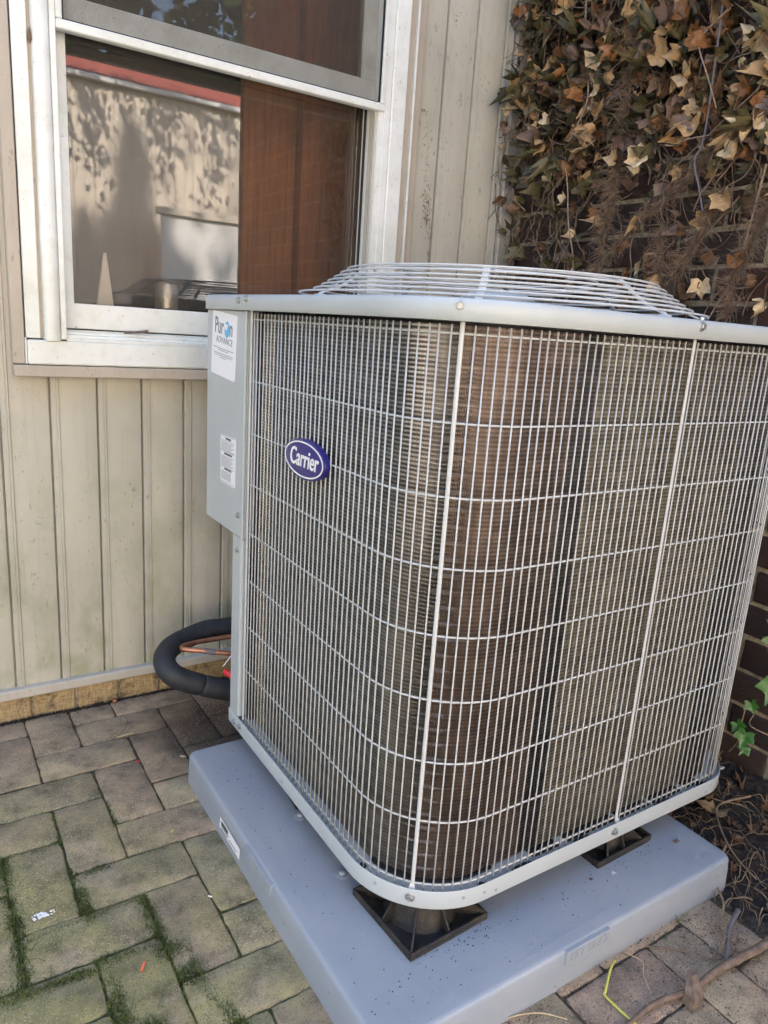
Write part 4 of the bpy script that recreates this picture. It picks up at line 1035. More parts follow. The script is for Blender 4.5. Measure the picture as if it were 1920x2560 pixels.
b = B(); P = [(.262, .952), (.5, .952), (.9, .952)]; V = [(x, y, z) for z in (.076, .964) for x, y in P]; b.add(V, [(0, 1, 4, 3), (1, 2, 5, 4)]); b.done('rear_coil', M['darkmetal'], ac, recalc=False)
# black foot strip under the coil near the front corner
b = B(); q = gpath(.019, .80, .93); Pp = [walk(q, float(s))[0] for s in np.linspace(.55, .78, 24)]; Pi = [walk(gpath(.045, .80, .93), float(s)*.95)[0] for s in np.linspace(.55, .78, 24)]
b.rings([[(x, y, z) for x, y in PP] for PP, z in ((Pp, .0748), (Pp, .0795), (Pi, .0805))], closed=False); b.done('coil_support', M['rubber'], ac, recalc=False)
# fan guard -------------------------------------------------------------------
fx, fy = .543, .543
RG = [(.395, 1.0065), (.367, 1.0155), (.352, 1.0235), (.340, 1.0315), (.328, 1.0395), (.316, 1.048), (.303, 1.0565), (.250, 1.059), (.190, 1.060)]
guard = None
for i, (r, z) in enumerate(RG):
    bb = B(); n = 96; V = []; F = []
    for k in range(n):
        a = 2*math.pi*k/n
        for j in range(6):
            t = 2*math.pi*j/6; q = r+.0019*math.cos(t); V.append((fx+q*math.cos(a), fy+q*math.sin(a), z+.0019*math.sin(t)))
    for k in range(n):
        for j in range(6): F.append((k*6+j, ((k+1) % n)*6+j, ((k+1) % n)*6+(j+1) % 6, k*6+(j+1) % 6))
    bb.add(V, F)
    if guard is None: guard = bb.done('fan_guard', M['wire'], ac, smooth=True)
    else: bb.done('guard_ring', M['wire'], guard, smooth=True)
for k in range(8):
    a = R(45*k); P = [(fx+(r)*math.cos(a), fy+r*math.sin(a), z-.0035) for r, z in [(.404, 1.0005)]+RG]
    u = Vector((-math.sin(a), math.cos(a), 0))
    bb = B(); bb.rings([[tuple(Vector(p)+u*sx*.0058+Vector((0, 0, sz*.0014))) for sx, sz in ((-1, -1), (1, -1), (1, 1), (-1, 1))] for p in P], True, True); bb.done('guard_rib', M['wire'], guard)
    bb = B(); c = Vector((fx+.400*math.cos(a), fy+.400*math.sin(a), 1.001)); bb.box(c.x-.008, c.x+.008, c.y-.008, c.y+.008, .9950, .9990, .001); bb.done('rib_foot', M['unit'], guard)
# fan and compressor
b = B(); b.rings(lathe([(.070, .0), (.075, .01), (.075, .09), (.05, .105), (.01, .108)], fx, fy, .93, 24), True, True); fan = b.done('fan_motor', M['unit'], ac, smooth=True)
for k in range(3):
    a0 = R(120*k+20); V = []; n = 8
    for i in range(n+1):
        r = .06+.31*i/n
        for j, (da, dz) in enumerate(((-.35, -.025), (0, 0), (.35, .03))): V.append((fx+r*math.cos(a0+da*(1+.3*i/n)), fy+r*math.sin(a0+da*(1+.3*i/n)), .952+dz))
    bb = B(); bb.add(V, [(i*3+j, i*3+j+1, (i+1)*3+j+1, (i+1)*3+j) for i in range(n) for j in (0, 1)]); attach(bb.done('fan_blade', M['darkmetal'], smooth=True, recalc=False), fan)
for k in range(4):
    a = R(45+90*k); u = Vector((-math.sin(a), math.cos(a), 0)); P = [Vector((fx+r*math.cos(a), fy+r*math.sin(a), .985)) for r in (.07, .30)]
    bb = B(); bb.rings([[tuple(p+u*sx*.012+Vector((0, 0, sz*.003))) for sx, sz in ((-1, -1), (1, -1), (1, 1), (-1, 1))] for p in P], True, True); attach(bb.done('motor_arm', M['darkmetal']), fan)
# louvred lip that shows through the guard
for (a0, a1, zc) in ((35, 62, 1.012), (85, 105, 1.010)):
    for i in range(14):
        a = R(a0+(a1-a0)*i/14); c = Vector((fx+.37*math.cos(a), fy+.37*math.sin(a), zc)); bb = B(); bb.box(c.x-.005, c.x+.005, c.y-.005, c.y+.005, zc-.006, zc+.006, .001); attach(bb.done('lip_slat', M['padplate']), fan)
b = B(); b.rings(lathe([(.10, 0), (.105, .02), (.105, .28), (.08, .33), (.01, .34)], .54, .6, .08, 24), False, True); b.done('compressor', M['darkmetal'], ac, smooth=True)

# ================================================================ pipes
def bend(name, pts, r, m, label, cat, k=8, n=16, grp=None):
    P = smoothpath(pts, k); b = B(); b.tube(P, r, n); o = b.done(name, m, smooth=True, angle=60); tag(o, label, cat, grp); return o
pts = [(.42, 1.18, .150), (.30, 1.12, .153), (.209, 1.10, .151), (.149, 1.10, .153), (.095, 1.088, .148), (.045, 1.06, .146), (.014, 1.025, .140), (.004, .99, .131), (.014, .965, .116), (.044, .953, .098), (.079, .950, .082)]
P = smoothpath(pts, 8); b = B(); b.tube(P, [.0265]*(len(P)-2)+[.0258, .0225], 18); o = b.done('insulated_pipe', M['foam'], smooth=True, angle=60)
tag(o, 'thick black foam insulated refrigerant line curving out left of the unit near the ground', 'pipe')
b = B(); P = smoothpath([(.0790, .950, .082), (.0835, .949, .080), (.118, .945, .066), (.153, .94, .056), (.20, .92, .055), (.26, .90, .06)], 6); b.tube(P, [.0195]*5+[.0225]+[.0258]*2+[.0262]*(len(P)-8), 18); oo = b.done('insulation_joint', M['foam'], smooth=True, angle=60); attach(oo, o)
b = B(); P = smoothpath([(.050, 1.0625, .1462), (.047, 1.0605, .146)], 2); b.tube(P, .0270, 18); attach(b.done('seam_band', M['rubber'], smooth=True), o)
pts = [(.36, 1.10, .150), (.217, 1.05, .149), (.174, 1.05, .148), (.105, 1.048, .149), (.065, 1.035, .152), (.052, 1.018, .155), (.056, 1.000, .158), (.085, .985, .156), (.125, .970, .150), (.175, .955, .143), (.25, .94, .14)]
cp = bend('copper_pipe', pts, .0062, M['copper'], 'thin bare copper line bent inside the black insulated loop', 'pipe')
b = B(); b.tube([(.098, .979, .154), (.122, .971, .1505)], .0075, 12); attach(b.done('solder_sleeve', M['barkblue'], smooth=True), cp)
b = B(); b.tube([(.122, .905, .128), (.136, .862, .124), (.19, .86, .12)], [.0078]*3, 12, False); b.tube([(.1222, .9045, .128), (.134, .866, .1245)], .0048, 12); rc = b.done('valve_cap', M['red'], smooth=True, angle=50); tag(rc, 'small red plastic tube cap on the lowest line at the corner post', 'cap')
b = B(); b.tube([(.126, .93, .130), (.150, .93, .158)], .0012, 6); tie = b.done('cable_tie', M['label'], smooth=True); tag(tie, 'thin pale tie end sticking up between copper line and black foam', 'tie')
#--PART4--
# ================================================================ ivy on the brick wall
ivy = thing('ivy', (1.15, .8, -.03), 'large tangle of withered brown and olive ivy hanging on the brick wall', 'ivy')
LOB = [(0, 1.04), (17, .68), (36, .60), (60, .92), (78, .64), (100, .52), (127, .66), (150, .46), (172, .16)]
def leaf_mesh(seed, curl, m, size=.036, name='leaf'):
    r = random.Random(seed); out = []
    for a, q in LOB: out.append((a, q*r.uniform(.86, 1.12)))
    full = [(a, q) for a, q in out]+[(-a, q*r.uniform(.88, 1.1)) for a, q in reversed(out[1:])]
    n = len(full); V = [(0, 0, 0)]
    tx, ty = r.uniform(-1, 1)*curl, r.uniform(-.3, 1)*curl; fold = curl*r.uniform(.3, 1.3); rf = r.uniform(0, 6.28)
    def bendp(x, y, rad, a):
        z = fold*abs(x)*.9+ty*y*y*.55+tx*x*y*.5+curl*.16*math.sin(rad*5+a*3+rf)*rad
        c = 1-.18*curl*rad*rad
        # rolled rim
        if rad > .5: z += curl*.45*(rad-.5)**1.4*math.sin(a*2+rf)
        return (x*c*size, y*c*size, z*size)
    for f in (.34, .70, 1.0):
        for a, q in full:
            rr = q*f; t = R(a); x, y = math.sin(t)*rr, -math.cos(t)*rr+.15; jz = r.uniform(-.03, .03)*curl
            p = bendp(x, y, rr, t); V.append((p[0], p[1], p[2]+jz*size))
    F = [(0, 1+i, 1+(i+1) % n) for i in range(n)]
    for l in (0, 1):
        for i in range(n): F.append((1+l*n+i, 1+(l+1)*n+i, 1+(l+1)*n+(i+1) % n, 1+l*n+(i+1) % n))
    return mesh(name, V, F, m, True)
kinds = list(LEAFCOL)
LM = {k: [leaf_mesh(100*i+j, [1.0, 1.5, 2.0, 2.4][j], M['leaf_'+k]) for j in range(4)] for i, k in enumerate(kinds)}
rl = random.Random(21)
def dens(y, z):
    # coverage seen on the wall: solid above, thinning downwards, bare brick lower left and lower right
    edge = 1.40+.03*math.sin(y*23)
    if y < .50: edge = 1.36
    if y > 1.26: return 0
    d = 0.0
    if z > edge: d = 1.0
    else:
        t = (edge-z)/.32; d = max(0, .42-.30*t)
        if y > 1.08: d *= .55
        if y < .50: d *= .42
    if z < 1.02: d = 0
    if z < 1.47 and abs(y-(.785 if z > 1.25 else .80)) < .045: d *= .25
    if .50 < y < .78 and abs(z-(1.376-(y-.517)*.80)) < .035: d *= .3
    return d
def leafcol(y, z):
    left = min(1, max(0, (y-.75)/.35)); u = rl.random()
    if left > .5: t = [('darkolive', .34), ('olive', .30), ('brown', .12), ('tan', .10), ('mauve', .08), ('rust', .03), ('pale', .03)]
    else: t = [('darkolive', .16), ('olive', .15), ('brown', .27), ('tan', .16), ('mauve', .12), ('rust', .10), ('pale', .04)]
    for k, p in t:
        u -= p
        if u <= 0: return k
    return 'brown'
spots = []
tr = 0
while len(spots) < 1500 and tr < 60000:
    tr += 1; y = rl.uniform(.25, 1.25); z = rl.uniform(1.03, 2.05)
    if y > 1.215 and rl.random() < .75: continue
    if rl.random() < dens(y, z):
        depth = rl.random()**1.5*.085 if z > 1.38 else rl.random()*.05
        s = rl.uniform(.42, 1.12)*(1.0 if z > 1.38 else .95)
        spots.append((y, z, depth, s, leafcol(y, z)))
def leaf_rot():
    return (R(90)+rl.gauss(-.1, .75), rl.gauss(0, .75), R(-90)+rl.gauss(0, .95))
# hand placed leaves that stand out in front
hero = [(.436, 1.372, .075, 1.35, 'pale', 1), (.452, 1.275, .06, 1.25, 'tan', 2), (.415, 1.262, .05, 1.1, 'brown', 2), (.590, 1.100, .06, 1.25, 'tan', 2), (.475, 1.090, .06, 1.1, 'pale', 0), (.52, 1.068, .06, 1.2, 'brown', 2),
        (.405, 1.145, .06, 1.0, 'rust', 3), (.47, 1.15, .05, .95, 'brown', 1), (.775, 1.408, .07, 1.15, 'tan', 1), (.705, 1.395, .07, 1.3, 'pale', 1), (.88, 1.345, .05, 1.2, 'olive', 0), (.93, 1.41, .05, 1.3, 'mauve', 0),
        (.955, 1.325, .05, .9, 'pale', 1), (1.06, 1.36, .04, 1.2, 'olive', 1), (1.15, 1.33, .04, 1.0, 'brown', 2), (1.10, 1.20, .04, 1.15, 'olive', 2), (1.04, 1.14, .04, 1.1, 'darkolive', 2), (.985, 1.165, .045, 1.0, 'olive', 3), (.87, 1.15, .05, 1.15, 'olive', 1),
        (.745, 1.195, .05, 1.0, 'rust', 1), (.66, 1.16, .05, 1.05, 'tan', 2), (.62, 1.60, .07, 1.2, 'tan', 2), (.585, 1.55, .08, 1.35, 'tan', 1), (.545, 1.62, .07, 1.1, 'rust', 2), (1.10, 1.66, .06, 1.2, 'tan', 2), (1.13, 1.58, .06, 1.25, 'tan', 3), (1.04, 1.54, .06, 1.1, 'pale', 1),
        (.52, 1.46, .07, 1.2, 'rust', 1), (.40, 1.45, .07, 1.3, 'rust', 1), (.385, 1.52, .06, 1.2, 'tan', 3), (.44, 1.60, .06, 1.1, 'pale', 2), (.66, 1.66, .06, 1.2, 'olive', 1), (.83, 1.64, .06, 1.25, 'olive', 1), (.36, 1.62, .06, 1.2, 'tan', 1), (.68, 1.05, .05, 1.1, 'brown', 1), (.60, 1.32, .05, 1.0, 'mauve', 2), (.55, 1.22, .05, 1.0, 'brown', 2)]
for i in rl.sample([i for i, q in enumerate(spots) if q[1] > 1.36 and q[0] < 1.17], 130):
    y, z, d, s, c = spots[i]; spots[i] = (y, z, .05+rl.random()*.045, rl.uniform(.95, 1.35), rl.choice(['tan', 'tan', 'pale', 'rust', 'brown', 'mauve', 'olive'] if y < .95 else ['tan', 'olive', 'olive', 'pale', 'darkolive', 'brown']))
allL = [(y, z, d, s, c, k) for (y, z, d, s, c, k) in hero]+[(y, z, d, s, c, None) for (y, z, d, s, c) in spots]
order = sorted(range(len(allL)), key=lambda i: -(10 if allL[i][5] is not None else 0)-allL[i][3]-allL[i][2]*7)
AV = {k: ([], []) for k in kinds}
for rank, i in enumerate(order):
    y, z, d, s, c, k = allL[i]; me = LM[c][k if k is not None else rl.randrange(4)]
    rot = leaf_rot() if k is None else (R(90)+rl.uniform(-.45, .35), rl.gauss(0, .45), R(-90)+rl.gauss(0, .55))
    loc = (1.160-d, y, z)
    if rank < 290:
        o = obj('leaf', me); o.scale = (s, s, s); o.rotation_euler = rot; o.location = loc; attach(o, ivy)
    else:
        from mathutils import Euler
        Mx = Matrix.Translation(loc) @ Euler(rot).to_matrix().to_4x4() @ Matrix.Scale(s, 4)
        V, F = AV[c]; n = len(V); V += [tuple(Mx @ v.co) for v in me.vertices]; F += [tuple(n+q for q in p.vertices) for p in me.polygons]
V = []; F = []; mi = []
for i, k in enumerate(kinds):
    n = len(V); V += AV[k][0]; F += [tuple(n+q for q in f) for f in AV[k][1]]; mi += [i]*len(AV[k][1])
o = obj('inner_leaves', mesh('inner_leaves', V, F, [M['leaf_'+k] for k in kinds], True, mi), kind='stuff'); attach(o, ivy)
# stems ----------------------------------------------------------------
STEMS = [([(.95, 1.95), (.935, 1.742), (.901, 1.641), (.891, 1.554), (.93, 1.474), (.951, 1.427), (.927, 1.353), (.9, 1.259), (.875, 1.175), (.866, 1.08)], 1.085, .0032, 'barkpale'),
         ([(.516, 1.70), (.515, 1.422), (.529, 1.366), (.509, 1.304), (.482, 1.251)], 1.075, .0034, 'barkblue'),
         ([(.604, 1.404), (.575, 1.402), (.551, 1.407), (.491, 1.412)], 1.065, .0024, 'barkpale'),
         ([(.489, 1.661), (.55, 1.625), (.560, 1.600), (.518, 1.525), (.492, 1.464)], 1.065, .0028, 'barkpale'),
         ([(.36, 1.60), (.40, 1.50), (.47, 1.44), (.56, 1.38), (.62, 1.33)], 1.08, .0030, 'bark'),
         ([(.37, 1.34), (.385, 1.20), (.40, 1.12), (.43, 1.05), (.45, 1.0)], 1.10, .0032, 'barkpale'),
         ([(.75, 1.45), (.84, 1.40), (.90, 1.30), (.97, 1.26), (1.02, 1.22)], 1.12, .0022, 'bark'),
         ([(1.20, 1.55), (1.235, 1.42), (1.17, 1.36), (1.10, 1.31)], 1.10, .0022, 'barkpale'),
         ([(1.12, 1.10), (1.04, 1.12), (.98, 1.15), (.96, 1.22)], 1.11, .0022, 'barkpale'),
         ([(.95, 1.30), (.99, 1.22), (1.05, 1.17), (1.08, 1.08)], 1.12, .0018, 'bark'),
         ([(.66, 1.30), (.70, 1.20), (.69, 1.12), (.72, 1.03)], 1.11, .0025, 'bark'),
         ([(.42, 1.28), (.50, 1.20), (.53, 1.14), (.60, 1.05)], 1.11, .0028, 'bark')]
for p, x, r, m in STEMS:
    P = smoothpath([(x+rl.uniform(-.008, .008), y, z) for y, z in p], 5); b = B(); b.tube(P, [r*.72*(1.15-.5*i/len(P)) for i in range(len(P))], 7); b.done('stem', M[m], ivy, smooth=True, label={'barkblue': 'grey violet stem', 'barkpale': 'pale stem'}.get(m))
HAIR = [([(.782, 1.76), (.783, 1.598), (.775, 1.486), (.783, 1.393), (.782, 1.315), (.797, 1.217), (.801, 1.10), (.80, 1.04)], .006, 1900, .030),
        ([(.40, 1.44), (.517, 1.376), (.58, 1.323), (.65, 1.275), (.715, 1.232), (.770, 1.165)], .0045, 1100, .028),
        ([(.47, 1.30), (.495, 1.235), (.521, 1.184), (.554, 1.13), (.563, 1.03)], .004, 800, .030),
        ([(.35, 1.27), (.363, 1.226), (.383, 1.169), (.405, 1.109), (.399, 1.03)], .004, 1000, .032),
        ([(.68, 1.85), (.707, 1.754), (.757, 1.717), (.766, 1.62)], .0045, 800, .030), ([(.45, 1.9), (.43, 1.7), (.36, 1.5)], .006, 800, .03), ([(.62, 1.24), (.60, 1.12), (.58, 1.02)], .005, 600, .03)]
HV = []; HF = []
for p, r, nh, L0 in HAIR:
    x0 = 1.112; P = smoothpath([(x0, y, z) for y, z in p], 6); b = B(); b.tube(P, [r*(1+.25*math.sin(i*1.7)) for i in range(len(P))], 8); b.done('hairy_stem', M['bark'], ivy, smooth=True)
    b = B()
    for _ in range(nh):
        i = rl.randrange(len(P)-1); c = P[i].lerp(P[i+1], rl.random()); a = rl.uniform(0, 6.28); L = L0*rl.uniform(.2, 1.0)**1.3*1.6
        dv = Vector((-abs(rl.gauss(.35, .5)), rl.gauss(0, .8), rl.gauss(-.25, .6))).normalized(); kx = Vector((rl.gauss(0, .4), rl.gauss(0, .5), rl.gauss(-.2, .5)))
        q = [c+dv*r*.6, c+dv*(r+L*.35)+kx*L*.12, c+dv*(r+L*.7)+kx*L*.42, c+dv*(r+L*.9)+kx*L*.85]
        q = [Vector((min(v.x, 1.167), v.y, v.z)) for v in q]
        b.tube(q, [.00075, .0006, .00045, .00015], 3, False)
    b.done('rootlets', M['roothair'], ivy, kind='stuff', recalc=False)
# loose thin stems through the tangle
b = B()
for _ in range(520):
    y = rl.uniform(.3, 1.24); z = rl.uniform(1.05, 2.0)
    if rl.random() > dens(y, z)+.35: continue
    x = 1.15-rl.random()*.07; L = rl.uniform(.05, .20); a = rl.gauss(-1.57, .55); P = [Vector((x, y, z))]
    for i in range(5):
        a += rl.gauss(0, .35); P.append(P[-1]+Vector((rl.gauss(0, .006), math.cos(a)*L/5, math.sin(a)*L/5)))
    b.tube(smoothpath(P, 3), rl.uniform(.0007, .0015), 4, False)
b.done('tendrils', M['bark'], ivy, kind='stuff', recalc=False)

# green ivy low on the brick wall ---------------------------------------
gi = thing('green_ivy_shoot', (1.13, .16, -.03), 'fresh glossy green ivy shoot low on the brick wall right of the unit', 'ivy')
gm = [leaf_mesh(900+i, .28, M['leafgreen'], .036, 'green_leaf') for i in range(3)]
for (y, z, x, s, k, rr) in ((.118, .243, 1.075, 1.30, 0, .25), (.162, .176, 1.085, .66, 1, -.4), (.163, .098, 1.085, .90, 2, .2), (.184, .112, 1.09, .70, 1, -.7), (.165, .060, 1.10, .6, 0, .5), (.146, .338, 1.09, .85, 1, .3), (.170, .330, 1.11, .5, 2, -.4)):
    o = obj('green_leaf', gm[k]); o.scale = (s, s, s); o.rotation_euler = (R(78), rr, R(-62)); o.location = (x, y, z); attach(o, gi)
b = B()
for P in ([(1.16, .23, .0), (1.13, .20, .05), (1.10, .185, .10), (1.10, .18, .17)], [(1.15, .12, .30), (1.12, .14, .25), (1.09, .152, .235)], [(1.16, .19, .12), (1.12, .17, .11), (1.15, .10, .10)], [(1.15, .20, .36), (1.13, .17, .34), (1.10, .15, .345)]):
    b.tube(smoothpath(P, 5), .0016, 6)
b.done('shoot_stem', M['barkpale'], gi, smooth=True)

# ================================================================ things on the soil and the paving
rs = random.Random(33)
b = B()
def rootline(x, y, L, a, r, lift=.006):
    P = [Vector((x, y, soilz(x, y)+.003 if x > .70 else GZ+.003))]
    n = 9
    for i in range(n):
        a += rs.gauss(0, .30); q = P[-1]+Vector((math.cos(a)*L/n, math.sin(a)*L/n, 0)); q.x = min(q.x, 1.16)
        q.z = (soilz(q.x, q.y) if q.x > .70 else GZ)+.002+abs(rs.gauss(0, lift)); P.append(q)
    b.tube(smoothpath(P, 3), [r*(1.1-.8*i/(n*3)) for i in range(n*3+1)], 4, False)
for _ in range(230):
    x = rs.uniform(.80, 1.14); y = rs.uniform(-.35, .75)
    rootline(x, y, rs.uniform(.05, .22), rs.gauss(-2.3, .8), rs.uniform(.0004, .0012))
for _ in range(45):
    x = rs.uniform(.70, .95); y = rs.uniform(-.30, .12); rootline(x, y, rs.uniform(.06, .20), rs.gauss(-2.6, .6), rs.uniform(.0008, .0018), .010)
b.done('fibrous_roots', M['rootpale'], kind='stuff', label='pale fibrous roots lying on the dark soil', recalc=False)
def single(name, pts, r, m, label, cat, k=5, n=8):
    P = smoothpath(pts, k); b = B(); rr = r if not isinstance(r, tuple) else [r[0]+(r[1]-r[0])*i/(len(P)-1) for i in range(len(P))]; b.tube(P, rr, n); o = b.done(name, m, smooth=True, angle=60); return tag(o, label, cat)
single('root', [(.95, -.11, -.045), (.745, -.128, -.052), (.656, -.123, -.054), (.596, -.117, -.057), (.528, -.118, -.058), (.457, -.103, -.062), (.38, -.104, -.066), (.334, -.097, -.067)], (.0088, .0028), M['bark'], 'thick brown vine root lying across the pavers at lower right', 'root', 6, 10)
single('root', [(.75, -.06, -.05), (.70, -.075, -.052), (.655, -.100, -.054), (.625, -.118, -.056)], (.0045, .0030), M['barkblue'], 'thinner grey root joining the thick brown root from behind', 'root')
single('root', [(.90, .06, -.045), (.80, .02, -.055), (.745, -.035, -.055), (.69, -.055, -.06)], (.0026, .0016), M['rootpale'], 'pale bare root running from soil onto the pavers', 'root')
single('root', [(1.08, .12, -.03), (.98, .135, -.03), (.92, .09, -.035), (.88, .03, -.045), (.86, -.03, -.05)], (.0026, .0014), M['rootpale'], 'pale root arcing across the soil beside the tan leaf', 'root')
single('root', [(1.02, .22, -.035), (1.0, .16, -.035), (1.03, .10, -.03), (.97, .05, -.04)], (.0020, .0012), M['rootpale'], 'thin looping root close to the foot of the brick wall', 'root')
single('root', [(.54, -.02, -.064), (.59, -.06, -.062), (.62, -.10, -.060), (.66, -.11, -.060)], (.0018, .0012), M['bark'], 'dark thin rootlet on the paver near the stub', 'root')
b = B(); b.rings([[(.512+sx*.013, -.128+sy*.010, -.066) for sx, sy in ((-1, -1), (.4, -1.2), (1, 0), (.5, 1.1), (-.7, .9))], [(.517+sx*.016, -.130+sy*.012, -.048) for sx, sy in ((-1, -1), (.5, -1.0), (1, 0.2), (.4, 1.1), (-.8, .8))], [(.530+sx*.008, -.112+sy*.005, -.030) for sx, sy in ((-1, -1), (.4, -1.2), (1, 0), (.5, 1.1), (-.7, .9))]], True, True)
o = b.done('wood_stub', M['bark']); tag(o, 'broken brown stub of vine wood crossed by the thick root', 'wood')
single('leaf_stalk', [(.465, -.015, -.062), (.437, -.028, -.055), (.405, -.047, -.064), (.400, -.050, -.066), (.400, -.078, -.066), (.402, -.112, -.066)], .0019, M['yellowstem'], 'bent yellow green leaf stalk lying on the paver in front of the pad', 'stalk', 4)
single('straw', [(.236, -.003, -.066), (.262, -.010, -.067), (.288, -.024, -.066), (.315, -.050, -.067)], (.0011, .0008), M['straw'], 'curved dry straw at the bottom edge close to the pad', 'straw')
single('straw', [(.50, -.01, -.067), (.505, -.04, -.062), (.49, -.055, -.066), (.47, -.085, -.066)], .0007, M['straw'], 'hair thin curled straw between yellow stalk and root', 'straw')
lf = [leaf_mesh(700+i, 1.0, M['leaf_tan'], .040) for i in range(2)]; lb = leaf_mesh(711, 1.5, M['leaf_brown'], .026); lr = leaf_mesh(712, 1.6, M['leaf_rust'], .022)
def fallen(me, p, s, rot, label):
    o = obj('fallen_leaf', me.copy()); o.data.name = 'fallen_leaf'; o.location = p; o.scale = (s, s, s); o.rotation_euler = rot; tag(o, label, 'leaf')
fallen(lf[0], (.972, .140, -.046), 1.3, (.15, -.1, 2.2), 'large pale tan dead leaf on soil under the right corner of the unit')
fallen(lr, (.665, .150, .018), 1.2, (.9, .3, .5), 'curled orange brown leaf caught in the right riser')
fallen(lb, (.905, .045, -.030), 1.0, (.3, .2, 1.0), 'crumpled dark brown leaf on soil behind the right corner of the pad')
fallen(lb, (.741, .077, .004), .42, (.6, .3, 2.0), 'tiny curled brown leaf lying on the pad near its right corner')
fallen(lb, (.508, .089, .003), .30, (.2, .3, 1.0), 'brown crumb of leaf on the pad left of the right riser')
V = []; F = []
for _ in range(150):
    x = rs.uniform(.82, 1.15); y = rs.uniform(-.3, .8); me = rs.choice([lb, LM['mauve'][2], LM['darkolive'][3]]); s = rs.uniform(.2, .75)
    Mx = Matrix.Translation((x, y, soilz(x, y)+.003)) @ Matrix.Rotation(rs.uniform(0, 6.28), 4, 'Z') @ Matrix.Rotation(rs.gauss(0, .5), 4, 'X') @ Matrix.Scale(s, 4)
    n = len(V); V += [tuple(Mx @ v.co) for v in me.vertices]; F += [tuple(n+q for q in p.vertices) for p in me.polygons]
obj('leaf_litter', mesh('leaf_litter', V, F, M['leaf_brown'], True), kind='stuff', label='small crumbled dead leaves mixed into the soil')
# crumbs of soil
V = []; F = []
def crumb(x, y, z, s, r):
    n = len(V); 
    for q in ((1, 0, -.4), (-.5, .87, -.4), (-.5, -.87, -.4), (.1, 0, .8)): V.append((x+q[0]*s*r.uniform(.6, 1.3), y+q[1]*s*r.uniform(.6, 1.3), z+q[2]*s))
    F.extend([(n, n+1, n+3), (n+1, n+2, n+3), (n+2, n, n+3)])
for _ in range(7000):
    x = rs.uniform(.72, 1.16); y = rs.uniform(-.6, 1.1); crumb(x, y, soilz(x, y)+.001, rs.uniform(.0008, .0045), rs)
for _ in range(6500):
    x = rs.uniform(.20, .84); y = rs.uniform(-.34, -.002)
    jx = abs(((x+.385)/.1035+.5) % 1-.5)*.1035; jy = abs(((1.155-y)/.1065+.5) % 1-.5)*.1065
    if rs.random() > .12+.5*max(0, (x-.45)/.4)+(.7 if min(jx, jy) < .006 else 0): continue
    crumb(x, y, GZ+.001, rs.uniform(.0005, .0018), rs)
for _ in range(1500):
    x = rs.uniform(-.45, .25); y = 1.243-abs(rs.gauss(0, .010)); crumb(x, y, GZ+.001, rs.uniform(.0006, .0024), rs)
for _ in range(260):
    x, y = rs.choice([(rs.uniform(.02, .79), rs.uniform(.02, .10)), (rs.uniform(.02, .09), rs.uniform(.05, .79)), (rs.gauss(.60, .06), rs.gauss(.10, .02)), (rs.gauss(.22, .06), rs.gauss(.10, .015))])
    if .01 < x < .80 and .01 < y < .80: crumb(x, y, .001, rs.uniform(.0004, .0016), rs)
obj('soil_crumbs', mesh('soil_crumbs', V, F, M['soil']), kind='stuff', label='loose soil crumbs on the bed and the nearest pavers')
def chip(name, x, y, L, w, a, m, label, cat, z=GZ+.0015, h=.0016):
    b = B(); b.box(-L/2, L/2, -w/2, w/2, 0, h, min(w, h)*.25); ca, sa = math.cos(a), math.sin(a); b.V = [(x+p[0]*ca-p[1]*sa, y+p[0]*sa+p[1]*ca, z+p[2]) for p in b.V]
    o = b.done(name, m); tag(o, label, cat)
chip('plastic_scrap', -.221, .359, .019, .0042, 1.0, M['orange'], 'orange red plastic sliver on the mossy paver at lower left', 'scrap')
chip('plastic_scrap', -.080, .927, .011, .0040, -1.0, M['red'], 'bright red plastic sliver in the joint left of the pad', 'scrap')
chip('plastic_scrap', -.084, .653, .008, .0028, .6, M['yellowstem'], 'tiny yellow sliver on the paver left of the pad', 'scrap')
chip('plastic_scrap', -.077, .450, .008, .0026, -.9, M['label'], 'tiny white stick lying in the joint left of the pad', 'scrap')
chip('wood_splinter', -.078, 1.052, .040, .0045, .1, M['straw'], 'pale wood splinter under a curled twig near the house wall', 'splinter')
chip('wood_splinter', .018, .900, .014, .0060, -.7, M['straw'], 'short pale wood chip beside the left corner of the pad', 'splinter')
single('twig', [(-.085, 1.068, GZ+.002), (-.070, 1.075, GZ+.012), (-.062, 1.098, GZ+.022), (-.075, 1.110, GZ+.020), (-.078, 1.098, GZ+.016)], .0013, M['bark'], 'small curled dark twig standing over the pale splinter', 'twig')
single('twig', [(.030, 1.150, GZ+.002), (.036, 1.125, GZ+.002), (.055, 1.098, GZ+.003), (.075, 1.088, GZ+.002)], .0011, M['bark'], 'thin dark twig lying along the joint beside the damp stain', 'twig')
single('twig', [(.29, .86, GZ+.5), (.29, .86, GZ+.5)], .0001, M['bark'], 'x', 'x') if False else None
b = B(); b.rings(lathe([(.002, 0), (.006, .002), (.0075, .006), (.006, .011), (.002, .013)], -.062, 1.226, GZ, 12), True, True); o = b.done('berry', M['copper'], smooth=True); tag(o, 'small round red brown berry against the house wall foundation', 'berry')
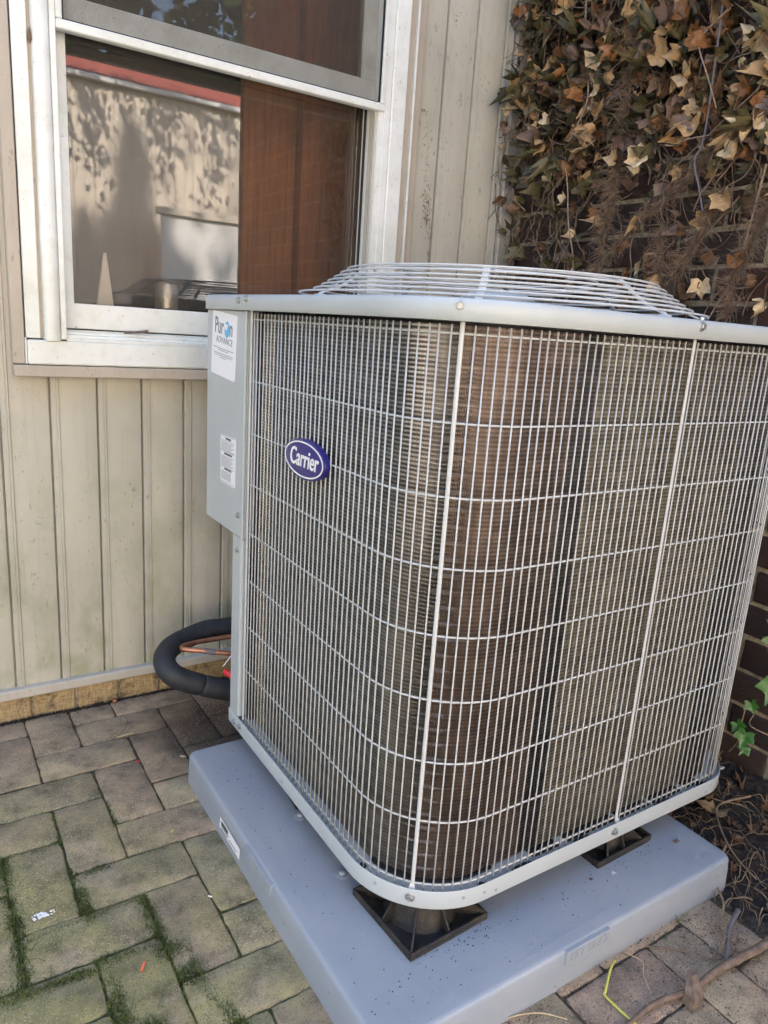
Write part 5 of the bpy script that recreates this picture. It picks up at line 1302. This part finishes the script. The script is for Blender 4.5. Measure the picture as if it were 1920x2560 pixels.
def splat(x, y, z, r, n, label):
    b = B()
    for i in range(n):
        q = r*rs.random()**.8; a = rs.uniform(0, 6.28); s = rs.uniform(.12, .38)*r*(1-.5*q/r); cx, cy = x+q*math.cos(a)*1.3, y+q*math.sin(a)*.7
        b.rings([[(cx+s*k*math.cos(t)*rs.uniform(.8, 1.2), cy+s*k*math.sin(t)*rs.uniform(.8, 1.2), z+h) for t in [2*math.pi*j/9 for j in range(9)]] for k, h in ((1, 0), (.7, .0007+.00002*i))], cap1=True)
    o = b.done('bird_dropping', M['guano']); tag(o, label, 'dropping')
splat(-.340, .546, GZ+.0008, .014, 20, 'white bird dropping on the paver at far left')
splat(-.151, .668, GZ+.0008, .0035, 5, 'white dot of dropping on the paver left of the pad')
splat(.565, .082, .0004, .006, 7, 'white dropping on the pad in front of the right riser')
splat(1.06, .19, .008, .010, 12, 'white dropping on the soil at the foot of the brick wall')
b = B(); P = smoothpath([(-.17, 1.252, 1.50), (-.17, 1.25, 1.49)], 2)
# cocoon on the left frame and debris on the sill
b = B(); b.rings([[( -.2005+.0045*r_*math.cos(t), 1.206+.004*r_*math.sin(t), 1.478+z_) for t in [2*math.pi*j/8 for j in range(8)]] for r_, z_ in ((.3, -.012), (1.0, -.004), (.8, .005), (.5, .012), (.1, .018))], True, True); o = b.done('cocoon', M['leaf_brown'], smooth=True); tag(o, 'small ragged brown cocoon stuck to the left window frame', 'cocoon')
single('twig', [(-.02, 1.222, .8975), (.01, 1.22, .900), (.035, 1.218, .905)], .0028, M['bark'], 'short dark twig lying on the outer window sill', 'twig', 4, 6)
# old tendril traces on the siding right of the window
b = B(); r = random.Random(8)
def trace(x, z, n, sx, sz):
    for _ in range(n):
        cx, cz = x+r.gauss(0, sx), z+r.gauss(0, sz); a = r.uniform(0, 3.14); L = r.uniform(.004, .010)
        b.tube([(cx, 1.2465, cz), (cx+math.cos(a)*L*.5, 1.2455, cz+math.sin(a)*L*.5+.001), (cx+math.cos(a)*L, 1.2468, cz+math.sin(a)*L)], .0006, 3, False)
trace(.848, 1.285, 60, .006, .025); trace(.845, 1.34, 16, .006, .02); trace(.835, 1.42, 12, .008, .03); trace(.90, 1.80, 14, .012, .014); trace(.825, 1.50, 10, .006, .03); trace(.86, 1.25, 14, .004, .02); trace(.873, 1.17, 8, .003, .012); trace(1.03, 1.63, 6, .02, .02); trace(.815, 1.545, 8, .004, .006)
o = b.done('tendril_remains', M['roothair'], recalc=False); tag(o, 'brown dried tendril remains clinging to the siding right of the window', 'tendrils'); o['kind'] = 'stuff'
